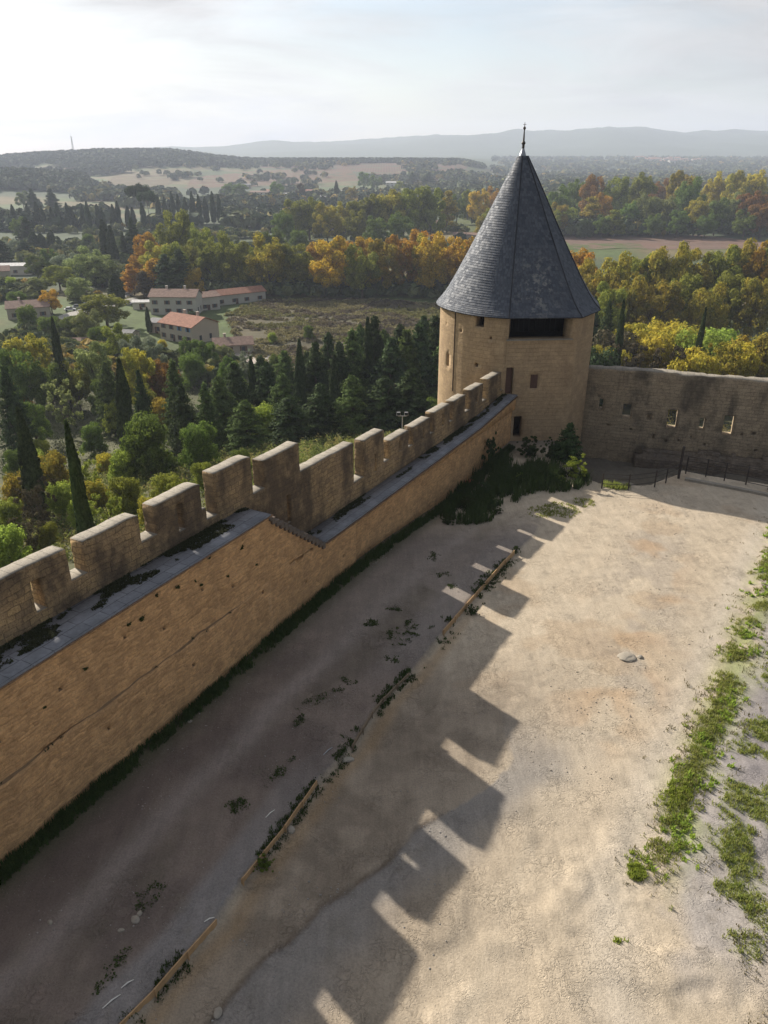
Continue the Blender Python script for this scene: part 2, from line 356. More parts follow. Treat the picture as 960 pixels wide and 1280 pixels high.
# ------------------------------------------------------------------ courtyard ground
PL=[onz(p[0],p[1],.1) for p in [(100,1330),(165,1275),(270,1155),(305,1100),(350,1045),(400,975),(440,935),(470,885),(515,840),(560,785),(595,745),(630,705),(645,690),(668,668)]]
PL=[(-14,-2)]+PL+[(10.5,44),(14,52)]
PLy=np.array([p[1] for p in PL]);PLx=np.array([p[0] for p in PL])
GE=np.array([(6.3,8),(6.9,13),(7.4,16.2),(9.0,18.4),(10.4,21.0),(12.2,23.6),(15.6,28.9),(20.0,35.8),(26,45),(40,60)])  # left edge of the overgrown strip
BK=[onz(*p) for p in [(250,1290),(310,1215),(355,1180),(400,1135),(440,1110),(480,1078),(520,1035),(575,1005),(640,960)]]
BKy=np.array([p[1] for p in BK]);BKx=np.array([p[0] for p in BK])
def bankx(y):return np.interp(y,BKy,BKx)+.5*(fbm(np.asarray(y)*1.3,0,o=4,seed=8)-.5)
def cz(x,y):
    x=np.asarray(x,float);y=np.asarray(y,float)
    s=x-np.interp(y,PLy,PLx)
    z=.24*sstep(.05,-.06,s)*sstep(42,34,y)
    z=z+.10*(fbm(x/8,y/8,o=2,seed=61)-.5)*sstep(7,16,y)+.008*(fbm(x/1.3,y/1.3,o=3,seed=62)-.5)*sstep(-12,-2,s)*1.0
    # low worn bank running beside the boards
    bx=bankx(y)
    z=z-.09*sstep(-.12,.14,x-bx)*sstep(19.5,18,y)*sstep(.25,.5,fbm(x/1.5,y/1.5,o=2,seed=9))
    # tracks and footprints pressed into the sand
    fp=vnoise(x*3.6+1.3*vnoise(x*1.1,y*1.1,seed=77),y*2.9,seed=70);fm=fbm(x/3.0,y/3.2,o=2,seed=72)
    z=z-.022*sstep(.62,.74,fp)*sstep(.46,.60,fm)*sstep(.5,2,s)
    tr=vnoise((x-.6*y)*4.2,(y+.6*x)*.7,seed=90);z=z-.005*sstep(.55,.75,tr)*sstep(2,4,s)*sstep(.5,.62,fbm(x/5,y/7,o=2,seed=91))
    # moat-like pit in front of the right wall and dip at the tower
    e=np.interp(x,[12,13.6,14.6,16.1,18,20.2,21.0,23.2,26,60],[53.5,48.8,47.2,46.6,47.0,48.8,49.4,48.3,47.0,36])
    pit=sstep(0,.7,y-e-.8*(fbm(x/1.5,y/1.5,o=3,seed=65)-.5))*sstep(13.2,15.0,x)
    z=z-pit*(2.3+.9*fbm(x/2,y/2,o=3,seed=63))
    z=z+.35*np.exp(-(((y-e)+.2)/.35)**2)*sstep(15,16,x)*0
    # tower foot / far left sinks a little
    z=z-.9*sstep(38,52,y)*sstep(9,3,x)
    z=z+.05*sstep(.52,.7,fbm(x/.6,y/.6,o=3,seed=64))*sstep(-.3,.8,np.interp(y,GE[:,1],GE[:,0])*-1+x)
    return z
def cz1(x,y):return float(cz(x,y))
def earth():
    m=NT('courtyard_earth');g=m.geo();a=m.n('ShaderNodeVertexColor');a.layer_name='Col'
    n1=m.noise(g,1.6,7,.68);n2=m.noise(g,16,4,.75);vo=m.n('ShaderNodeTexVoronoi');vo.inputs['Scale'].default_value=11;vo.inputs['Randomness'].default_value=1;m.l(g,vo.inputs['Vector'])
    # trodden streaks running with the yard
    mp=m.n('ShaderNodeMapping');mp.inputs['Rotation'].default_value=(0,0,.52);mp.inputs['Scale'].default_value=(3.2,.35,1);m.l(g,mp.inputs[0]);n3=m.noise(mp.outputs[0],1.0,5,.7)
    c=m.mix(1,a.outputs[0],m.ramp(n1,(.32,.92),(.68,1.05)),'MULTIPLY');c=m.mix(1,c,m.ramp(n2,(.34,.78),(.6,1.06)),'MULTIPLY');c=m.mix(1,c,m.ramp(n3,(.35,.90),(.65,1.06)),'MULTIPLY')
    sc=m.ramp(m.noise(g,4.2,3,.6,.8),(.455,0),(.495,1),(.535,0));sm=m.ramp(m.noise(g,.55,4,.6),(.46,0),(.60,1));sc=m.math('MULTIPLY',sc,sm)
    peb=m.ramp(vo.outputs[0],(.10,1),(.20,0));pm=m.ramp(m.noise(g,.9,4,.7),(.5,0),(.62,1));pc=m.math('MULTIPLY',peb,pm);c=m.mix(m.math('MULTIPLY',pc,.6),c,(.40,.36,.31))
    m.base(c);h=m.math('ADD',m.math('MULTIPLY',n2,.55),m.math('MULTIPLY',n3,.35));h=m.math('SUBTRACT',h,m.math('MULTIPLY',sc,.55));h=m.math('ADD',h,m.math('MULTIPLY',pc,.7));h=m.math('ADD',h,m.math('MULTIPLY',n1,.35));m.normal(m.bump(h,.8,.05));m.b.inputs['Roughness'].default_value=.97;return m
def build_court():
    gx=np.concatenate([np.linspace(-70,-16,12)[:-1],np.arange(-16,26,.13),np.linspace(26,90,40)])
    gy=np.concatenate([np.linspace(-60,6,16)[:-1],np.arange(6,62,.13),[64]])
    X,Y=np.meshgrid(gx,gy,indexing='ij');Z=cz(X,Y)
    s1=(X-L0[0])*nl[0]+(Y-L0[1])*nl[1];s1b=(X-C0[0])*nc[0]+(Y-C0[1])*nc[1];s=np.where(Y>33,s1b,s1)
    s2=(X-R0[0])*nr[0]+(Y-R0[1])*nr[1]
    ok=(s<1.0)&(s2<.8)
    n1,n2=X.shape;idx=np.arange(n1*n2).reshape(n1,n2);cell=ok[:-1,:-1]|ok[1:,1:]
    F=np.stack([idx[:-1,:-1],idx[1:,:-1],idx[1:,1:],idx[:-1,1:]],-1)[cell]
    x=X.ravel();y=Y.ravel();p=x-np.interp(y,PLy,PLx)
    def mix(c,k,t):return c*(1-t[:,None])+np.array(k)*t[:,None]
    wn=fbm(x/1.8,y/1.8,o=4,seed=80);wb=fbm(x/7,y/5,o=3,seed=81);st=fbm((x-.58*y)/1.0,(y+.58*x)/12,o=4,seed=82);fine=fbm(x/.5,y/.5,o=3,seed=83)
    c=np.tile(np.array((.49,.405,.30)),(len(x),1))
    c=mix(c,(.42,.35,.26),sstep(.42,.62,wb)*.45);c=mix(c,(.50,.43,.33),sstep(.5,.62,st)*.2)
    # stony grey-brown middle of the yard
    mid=np.exp(-((x-(.42*y-1.0)-.8*(wn-.5)*4)/2.1)**2)*sstep(19,25,y)*sstep(46,40,y)
    c=mix(c,(.33,.28,.23),mid*.55*sstep(.4,.55,wn));c=mix(c,(.42,.27,.15),mid*sstep(.55,.68,fbm(x/2.4+9,y/2.4,o=3,seed=85))*.55)
    c=mix(c,(.36,.25,.15),sstep(.60,.72,fbm(x/3.3+4,y/2.7+7,o=4,seed=86))*.35*sstep(22,27,y))
    # between boards and bank: browner earth
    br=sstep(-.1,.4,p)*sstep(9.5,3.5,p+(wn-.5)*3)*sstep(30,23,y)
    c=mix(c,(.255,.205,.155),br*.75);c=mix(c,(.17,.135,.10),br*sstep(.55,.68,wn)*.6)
    bx=bankx(y)
    q=x-bx;bk=sstep(-.05,.1,q)*sstep(3.6,1.0,q+(wn-.5)*2.5)*sstep(25,20,y);c=mix(c,(.235,.22,.205),bk*.75)
    c=mix(c,(.13,.09,.06),np.exp(-((q-.03)/.10)**2)*sstep(19.5,18,y)*.75*sstep(.30,.55,fbm(x/1.5,y/1.5,o=2,seed=9)))
    c=mix(c,(.33,.22,.11),np.exp(-((p-.35-.3*wn)/.35)**2)*sstep(34,28,y)*.5)
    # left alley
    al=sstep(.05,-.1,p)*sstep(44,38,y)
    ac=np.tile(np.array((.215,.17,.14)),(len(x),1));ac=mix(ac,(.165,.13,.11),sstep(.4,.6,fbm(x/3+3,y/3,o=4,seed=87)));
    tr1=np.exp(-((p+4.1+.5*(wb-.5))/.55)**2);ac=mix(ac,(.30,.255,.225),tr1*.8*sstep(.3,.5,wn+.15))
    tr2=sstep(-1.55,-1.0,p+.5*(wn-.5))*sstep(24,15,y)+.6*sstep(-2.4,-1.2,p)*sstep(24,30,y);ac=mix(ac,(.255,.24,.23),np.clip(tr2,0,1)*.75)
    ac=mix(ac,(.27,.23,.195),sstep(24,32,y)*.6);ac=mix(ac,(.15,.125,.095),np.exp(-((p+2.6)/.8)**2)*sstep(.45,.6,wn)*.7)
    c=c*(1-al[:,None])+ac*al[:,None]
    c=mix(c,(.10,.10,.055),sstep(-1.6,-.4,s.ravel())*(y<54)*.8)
    # right overgrown strip: grey-mauve gravel and weeds
    ge=x-np.interp(y,GE[:,1],GE[:,0]);c=mix(c,(.50,.45,.38),np.exp(-((ge+.7)/.8)**2)*.4)
    c=mix(c,(.34,.31,.29),sstep(.6,1.6,ge+(wn-.5)*2)*sstep(12.5,15,y+wn)*.85);c=mix(c,(.25,.225,.225),sstep(1.8,2.8,ge+(wn-.5)*2)*sstep(16,20,y)*.8)
    c=mix(c,(.27,.30,.10),sstep(.38,.55,fbm(x/.9,y/.9,o=3,seed=88))*np.exp(-((ge-.9)/.9)**2)*sstep(15,18,y)*.7);c=mix(c,(.24,.28,.10),sstep(.42,.55,fbm(x/1.1,y/1.1,o=3,seed=302))*np.exp(-((ge-3.1)/.9)**2)*sstep(13,15,y)*sstep(30,24,y)*.6)
    e_=np.interp(x,[12,13.6,14.6,16.1,18,20.2,21.0,23.2,26,60],[53.5,48.8,47.2,46.6,47.0,48.8,49.4,48.3,47.0,36]);c=mix(c,(.13,.115,.085),sstep(.2,1.0,y-e_)*sstep(13,15,x)*.85)  # pit floor: its shade is put into the colour as a darker tone
    # far corner under the walls
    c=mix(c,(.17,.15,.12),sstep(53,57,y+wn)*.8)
    sp=sstep(.68,.78,fine);c=mix(c,(.2,.17,.13),sp*.30)
    pk=sstep(.62,.7,wn)*sstep(.5,.6,fine);c=c*(1+.10*pk[:,None])
    c=c*(.93+.14*fbm(x/.25,y/.25,o=2,seed=89))[:,None]
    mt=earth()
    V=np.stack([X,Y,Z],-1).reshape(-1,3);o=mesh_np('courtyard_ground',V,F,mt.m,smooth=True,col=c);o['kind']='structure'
build_court()
# ------------------------------------------------------------------ solids cut from an irregular 3-D grid (a along wall, w depth, z up)
def refine(b,step):
    b=sorted(set(round(x,4) for x in b));out=[b[0]]
    for p,q in zip(b,b[1:]):
        n=max(1,int(math.ceil((q-p)/step-1e-6)));out+=[p+(q-p)*(i+1)/n for i in range(n)]
    return np.array(out)
def solid(A,W,Z,occ,mapf,amp,owners,names,parents,mats,freq=1.7,jit=None,capmat=None,shape=None,capz=-99):
    """occ bool [nA,nW,nZ]; owners int array same shape; each owner becomes one mesh."""
    nA,nW,nZ=occ.shape
    gi=lambda i,j,k:(i*(nW+1)+j)*(nZ+1)+k
    pad=np.zeros((nA+2,nW+2,nZ+2),bool);pad[1:-1,1:-1,1:-1]=occ
    AA,WW,ZZ=np.meshgrid(A,W,Z,indexing='ij')
    P=mapf(AA.ravel(),WW.ravel(),ZZ.ravel())
    if shape is not None:P=shape(AA.ravel(),WW.ravel(),ZZ.ravel(),P)
    x,y,z=P.T
    if amp>0:
        for ax in range(3):
            P[:,ax]=P[:,ax]+amp*2*(fbm(x*freq,y*freq,z*freq,o=3,seed=100+ax*13)-.5)*(1 if ax<2 else .7)
    res={}
    for ax in range(3):
        for sg in (0,1):
            sh=[slice(1,-1)]*3;sh[ax]=slice(2,None) if sg else slice(0,-2)
            face=occ&~pad[tuple(sh)]
            i,j,k=np.nonzero(face)
            if not len(i):continue
            o=[1,0,0] if ax==0 else [0,1,0] if ax==1 else [0,0,1]
            b=(i+(sg if ax==0 else 0),j+(sg if ax==1 else 0),k+(sg if ax==2 else 0))
            if ax==0:c=[(0,0,0),(0,1,0),(0,1,1),(0,0,1)];uvi=(WW,ZZ)
            if ax==1:c=[(0,0,0),(0,0,1),(1,0,1),(1,0,0)];uvi=(AA,ZZ)
            if ax==2:c=[(0,0,0),(1,0,0),(1,1,0),(0,1,0)];uvi=(AA,WW)
            q=np.stack([gi(b[0]+d[0],b[1]+d[1],b[2]+d[2]) for d in c],-1)
            if not sg:q=q[:,::-1]
            ow=owners[i,j,k]
            U=uvi[0].ravel();Vv=uvi[1].ravel()
            for w in np.unique(ow):
                s=ow==w;qq=q[s];res.setdefault(int(w),[]).append((qq,np.stack([U[qq],Vv[qq]],-1),(Z[np.minimum(k[s]+1,len(Z)-1)]>capz).astype(int)*(1 if (ax==2 and sg) else 0)))
    objs=[]
    for w,l in res.items():
        q=np.concatenate([a[0] for a in l]);uv=np.concatenate([a[1] for a in l]).reshape(-1,2);mi=np.concatenate([a[2] for a in l])
        un,inv=np.unique(q.ravel(),return_inverse=True)
        o=mesh_np(names[w],P[un],inv.reshape(q.shape),mats[w],parents[w],uv=uv)
        if capmat is not None:
            o.data.materials.append(capmat);o.data.polygons.foreach_set('material_index',mi.astype(np.int32))
        objs.append(o)
    return objs
# curve of the left curtain wall
def lmap(a,w,z):
    a=np.asarray(a,float);w=np.asarray(w,float)
    t=sstep(AB-.6,AB+.6,a)[...,None]
    b=np.where((a<AB)[...,None],L0+a[...,None]*dl,C0+(a-AB)[...,None]*dc)
    n=nl*(1-t)+nc*t
    p=b+w[...,None]*n
    return np.concatenate([p,np.asarray(z,float)[...,None]],-1)
def wfoot(a):return np.where(a<AB,1.55-.018*(a-1.94),1.27-.0115*(a-AB))
def walkz(a):
    return np.interp(a,[-30,13.16,13.17,AB,17.4,30,36.5,43],[6.05,6.05,6.05,2.78,2.78,2.93,3.08,3.6])
AEND=43.3
wall=empty('curtain_wall',(0,0,0),'long ochre curtain wall with battlements and wall walk between yard and trees','wall')
# steps
NS=14;sa=[13.17+(AB-13.17)*i/NS for i in range(NS+1)];sz=[6.05-(6.05-2.80)*(i+1)/NS for i in range(NS)]
def build_wallbody():
    putl=[(-.5,4.3),(1.8,4.6),(4.6,4.9),(6.4,4.2),(8.6,4.7),(10.4,3.9),(3.2,2.0),(7.5,1.9),(12.3,2.6),(15.6,1.4),(19.0,1.2),(24,1.3),(28,1.5),(33,1.4)]
    A=refine([-22,AEND,AB,20.3]+sa+[p[0] for p in putl]+[p[0]+.14 for p in putl],.22)
    Z=refine([-6,-1.2,-.3,3.0,2.80,6.05]+sz+[p[1] for p in putl]+[p[1]+.16 for p in putl],.22)
    W=np.array([-.15,0.0,.25,1.0])
    a=(A[1:]+A[:-1])/2;z=(Z[1:]+Z[:-1])/2;w=(W[1:]+W[:-1])/2
    a3,w3,z3=np.meshgrid(a,w,z,indexing='ij')
    top=np.where(a3<sa[0],6.05,2.80)
    for i in range(NS):top=np.where((a3>sa[i])&(a3<sa[i+1]),sz[i],top)
    occ=z3<top
    led=3.0+.02*a3
    occ&=~((w3<0)&((z3>3.0)|(a3>12.8)))
    occ&=~((w3<.25)&(a3>20.3)&(z3<2.5))
    for pa,pz in putl:occ&=~((a3>pa)&(a3<pa+.14)&(z3>pz)&(z3<pz+.16)&(w3<.25))
    def mp(a,w,z):
        W_=wfoot(a)+.62
        w2=np.where(w>.5,W_-.02,w);w2=np.where(w<-.01,-(.05+.13*sstep(.3,.6,fbm(a*.8,z*0,o=2,seed=12)))*sstep(12.6,7,a),w2)
        zz=np.where((z>2.70)&(a>=17.3),z+(walkz(a)-2.78)*1.0,z)
        # ragged foot of the ledge
        return lmap(a,w2,np.where((np.abs(z-3.0)<.01)&(w<=0.01),z+.25*(fbm(a*.6,a*0,seed=4)-.5),zz))
    own=np.zeros(occ.shape,int)
    solid(A,W,Z,occ,mp,.055,own,{0:'wall_body'},{0:wall},{0:M['wall']},freq=2.4,capmat=M['ledge'])
build_wallbody()
# paving slab of the walk, tile edge under it and moss
def strip(a0,a1,w0,w1,zf,th,mat,name,n=None,parent=wall,amp=.012):
    A=refine([a0,a1],.35);W=np.array([w0,(w0+w1)/2,w1]) ;Z=np.array([0,th])
    occ=np.ones((len(A)-1,2,1),bool)
    def mp(a,w,z):
        w2=np.where(w>w0+1e-6,w0+(w-w0)/(w1-w0)*( (wfoot(a)-.01 if w1>.9 else w1)-w0),w)
        return lmap(a,w2,zf(a)+z)
    return solid(A,W,Z,occ,mp,amp,np.zeros(occ.shape,int),{0:name},{0:parent},{0:mat})
strip(-22,13.17,-.10,1.3,lambda a:np.full(a.shape,6.06),.09,M['paving'],'walkway')
strip(AB+.0,AEND,-.08,1.1,lambda a:walkz(a)+.03,.09,M['paving'],'walkway')
def tiles(a0,a1,name='tile_course'):
    mb=MB();a=a0
    while a<a1:
        L=.22+.05*random.random();p=lmap(np.array([a+L/2]),np.array([-.06-.03*random.random()]),walkz(np.array([a]))+(.015 if a<14 else -.02))[0]
        d=dl if a<AB else dc
        mb.box(p,(L-.02,.14,.045),math.atan2(d[1],d[0])+random.uniform(-.06,.06));a+=L
    mb.build(name,M['tile'],wall)
tiles(-20,13.1);tiles(17.5,AEND-.2)
# stair treads (rough, overhanging stones)
mb=MB()
for i in range(NS):
    a=(sa[i]+sa[i+1])/2;p=lmap(np.array([a]),np.array([.58]),np.array([sz[i]+.03]))[0]
    mb.box(p,(.34,1.36,.09),math.atan2(dl[1],dl[0])+random.uniform(-.03,.03))
    p=lmap(np.array([a+.02]),np.array([-.05]),np.array([sz[i]-.1]))[0];mb.box(p,(.2,.14,.2),math.atan2(dl[1],dl[0]))
mb.build('stairs',plain('dark_step_stone',(.15,.12,.095),.95,var=.4,scale=6),wall)
# parapet
MER=[(-15.5,-12.9,8.2),(-12.1,-9.4,8.2),(-8.6,-6.0,8.2),(-5.2,-2.6,8.22),(1.94-3.6,4.16,8.25),(4.86,7.35,8.2),(8.18,10.64,8.2),(11.54,13.88,8.3),(14.74,17.42,7.75),(17.42,22.13,6.28),(23.19,25.31,6.08),(25.99,28.22,5.2),(28.78,31.02,5.25),(31.54,33.79,5.3),(34.33,36.18,5.36),(37.08,39.10,5.45),(39.95,42.4,5.53)]
SLOT=[(.75+1.94,1.15+1.94,6.6,7.75),(7.33+1.94-.0,7.7+1.94,6.65,7.8),(11.0-13.4,11.35-13.4,6.6,7.7),(16.28,16.53,4.05,5.5),(24.3,24.5,3.85,4.95),(27.1,27.3,4.2,4.85),(30.05,30.25,4.05,4.85),(32.7,32.92,4.15,4.95),(35.2,35.38,4.2,4.85),(38.05,38.25,4.3,4.95),(19.6,19.72,3.9,4.0)]
def sillz(a):
    return np.where(a<10.9,7.05,np.where(a<15,6.5,np.where(a<23.5,4.0,np.interp(a,[24,40],[3.95,4.25]))))
def build_parapet():
    A=refine([-16.5,AEND]+[m[0] for m in MER]+[m[1] for m in MER]+[s[0] for s in SLOT]+[s[1] for s in SLOT],.24)
    Z=refine([-6.0,-4.5,-3,-1.5,2.0,3.84,4.0,4.1,4.2,6.5,7.05,8.2,8.3,7.75,6.28,6.08,5.2,5.36,5.53,5.45,5.5]+[s[2] for s in SLOT]+[s[3] for s in SLOT],.26)
    Z=np.concatenate([[-6,-4,-2,0],Z[Z>=1.9]])
    W=np.array([0.0,.16,.62])
    a=(A[1:]+A[:-1])/2;z=(Z[1:]+Z[:-1])/2;w=(W[1:]+W[:-1])/2
    a3,w3,z3=np.meshgrid(a,w,z,indexing='ij')
    low=np.where(a3<10.9,7.05,np.where(a3<15,6.5,np.where(a3<23.5,4.0,4.1)))
    low=np.where((a3>14.74)&(a3<22.13),4.0,low)
    occ=z3<low;own=np.zeros(occ.shape,int);names={0:'parapet'};par={0:wall};mats={0:M['parapet']}
    for i,(p,q,t) in enumerate(MER):
        m=(a3>p)&(a3<q)&(z3>=low)&(z3<t+.001);occ|=m;own[m]=i+1;names[i+1]='merlon';par[i+1]=wall;mats[i+1]=M['parapet']
    for k,(p,q,z0,z1) in enumerate(SLOT):
        occ&=~((a3>p)&(a3<q)&(z3>z0)&(z3<z1))
    # splayed embrasure recess on the yard side of the slots
    def mp(a,w,z):return lmap(a,w+wfoot(a),z)
    def shp(a,w,z,P):
        for p,q,t in MER:
            near=(a>p-.001)&(a<q+.001)&(z>t-.25)
            if q<AB-3:
                d=np.clip((a-(q-.75))/.75,0,1);P[:,2]-=np.where(near,.05*d**4,0)
            pass
            P[:,2]+=np.where(near,.07*(fbm(a*1.6,a*0+t,seed=5)-.5),0)
        return P
    solid(A,W,Z,occ,mp,.03,own,names,par,mats,capmat=M['captop'],freq=4.0,shape=shp)
build_parapet()
# ------------------------------------------------------------------ tower
TC=np.array((10.6,61.6));TR=6.1
def tower_outline(R,n=44,grow=0.0):
    pts=[]
    fl=np.array((9.0,55.55));fr=np.array((14.1,56.0));c3=np.array((16.05,58.7))
    a0=math.atan2(fl[1]-TC[1],fl[0]-TC[0]);a1=math.atan2(61.9-TC[1],16.6-TC[0])-2*math.pi
    for i in range(n+1):
        a=a0+(a1-a0)*i/n;pts.append(TC+TR*np.array((math.cos(a),math.sin(a))))
    pts+= [c3,fr]
    pts=np.array(pts)
    out=[]
    for p in pts:
        d=p-TC;L=np.linalg.norm(d);out.append(TC+d/L*(L+grow))
    return np.array(out)   # clockwise seen from above, starting front-left crease
OUT=tower_outline(TR)
seg=np.linalg.norm(np.roll(OUT,-1,0)-OUT,axis=1);cum=np.concatenate([[0],np.cumsum(seg)]);PERI=cum[-1]
AFR=cum[-3+1] if False else None
# perimeter coordinate: a=0 at the front-left crease, going round the back; flat front is the last segment
def tmap(a,w,z):
    a=np.asarray(a,float)
    X=np.interp(a,cum,np.append(OUT[:,0],OUT[0,0]));Y=np.interp(a,cum,np.append(OUT[:,1],OUT[0,1]))
    dx=X-TC[0];dy=Y-TC[1];L=np.hypot(dx,dy);k=(L-w)/L
    bat=1+np.clip((1.0-z)/7.0,0,1)*.0
    return np.stack([TC[0]+dx*k*bat,TC[1]+dy*k*bat,np.asarray(z,float)],-1)
tower=empty('round_tower',(TC[0],TC[1],0),'round stone tower with tall conical slate roof at wall corner','tower')
def child_fix(objs,root):
    for o in objs:o.location=(-root.location[0],-root.location[1],-root.location[2])
ZE=9.75
def fa(x):   # perimeter coordinate of a point on the flat front at world x
    f0=cum[-2];return f0+(14.1-x)/(14.1-9.0)*(cum[-1]-f0)
def ra(x):   # perimeter coordinate on the round front-left part for world x (<9)
    i=np.argmax(OUT[:22,0]<x);t=(OUT[i-1,0]-x)/(OUT[i-1,0]-OUT[i,0]);return cum[i-1]+t*(cum[i]-cum[i-1])
def build_tower():
    ops=[(fa(13.75),fa(9.04),7.85,ZE-.12,9),      # wide attic opening
         (fa(9.62),fa(9.05),3.72,5.75,.45),        # door on to the walk
         (fa(11.55),fa(10.95),4.12,5.2,.25),       # shuttered window
         (fa(10.55),fa(9.92),.25,1.95,9),         # ground door
         (ra(7.35),ra(6.75),8.55,ZE-.35,9),       # window under the eave
         (ra(5.9),ra(5.75),7.95,8.15,.4),(ra(7.95),ra(7.8),7.75,7.95,.4),(ra(4.85),ra(4.8),8.1,8.3,.4),(ra(7.1),ra(6.85),5.55,5.85,.4),
         (ra(5.1),ra(4.95),5.0,6.0,.4)]
    ops=[(min(a,b),max(a,b),c,d,e) for a,b,c,d,e in ops]
    A=refine(list(cum)+[o[0] for o in ops]+[o[1] for o in ops],.42);Z=refine([-4.5,ZE]+[o[2] for o in ops]+[o[3] for o in ops],.45)
    W=np.array([0,.25,.45,.95])
    a=(A[1:]+A[:-1])/2;z=(Z[1:]+Z[:-1])/2;w=(W[1:]+W[:-1])/2;a3,w3,z3=np.meshgrid(a,w,z,indexing='ij')
    occ=np.ones(a3.shape,bool)
    for p,q,z0,z1,d in ops:occ&=~((a3>p)&(a3<q)&(z3>z0)&(z3<z1)&(w3<d))
    os_=solid(A,W,Z,occ,tmap,.018,np.zeros(occ.shape,int),{0:'tower_wall'},{0:tower},{0:M['tower']},freq=1.3);child_fix(os_,tower)
    # floors inside
    def disc(z,mat,name,g=-.93):
        o=OUT+0;d=o-TC;L=np.linalg.norm(d,axis=1)[:,None];o=TC+d/L*(L+g)
        V=[(*p,z) for p in o]+[(*p,z+.15) for p in o];n=len(o);F=[list(range(n)),list(range(2*n-1,n-1,-1))]+[[i,i+n,(i+1)%n+n,(i+1)%n] for i in range(n)]
        x=mesh_np(name,V,F,mat,tower);child_fix([x],tower)
    disc(7.6,M['black'],'attic_floor');disc(3.4,M['black'],'middle_floor')
    # sill beam, door, shutter, attic shade boards
    def fp(x,off,z):
        t=(x-9.0)/5.1;p=np.array((9.0,55.55))*(1-t)+np.array((14.1,56.0))*t;return (p[0]+.085*off,p[1]-.996*off,z)
    rz=math.atan2(.4,4.7)
    x=MB().box(fp(11.4,.03,7.82),(4.95,.24,.07),rz).build('opening_sill',M['captop'],tower);child_fix([x],tower)
    x=MB().box(fp(9.34,-.36,4.73),(.52,.05,1.98),rz).box(fp(9.34,-.32,5.2),(.5,.04,.07),rz).box(fp(9.34,-.32,4.2),(.5,.04,.07),rz).build('walk_door',M['door'],tower);child_fix([x],tower)
    x=MB().box(fp(11.25,-.16,4.66),(.56,.05,1.04),rz).box(fp(11.25,-.13,4.66),(.03,.03,1.0),rz).build('window_shutter',M['door'],tower);child_fix([x],tower)
    mb=MB()
    for i in range(12):mb.box(fp(9.15+i*.41,-3.2,8.7),(.38,.04,1.9),rz)
    x=mb.build('attic_shade_boards',M['black'],tower);child_fix([x],tower)  # boards added behind the opening, coloured black as its shade
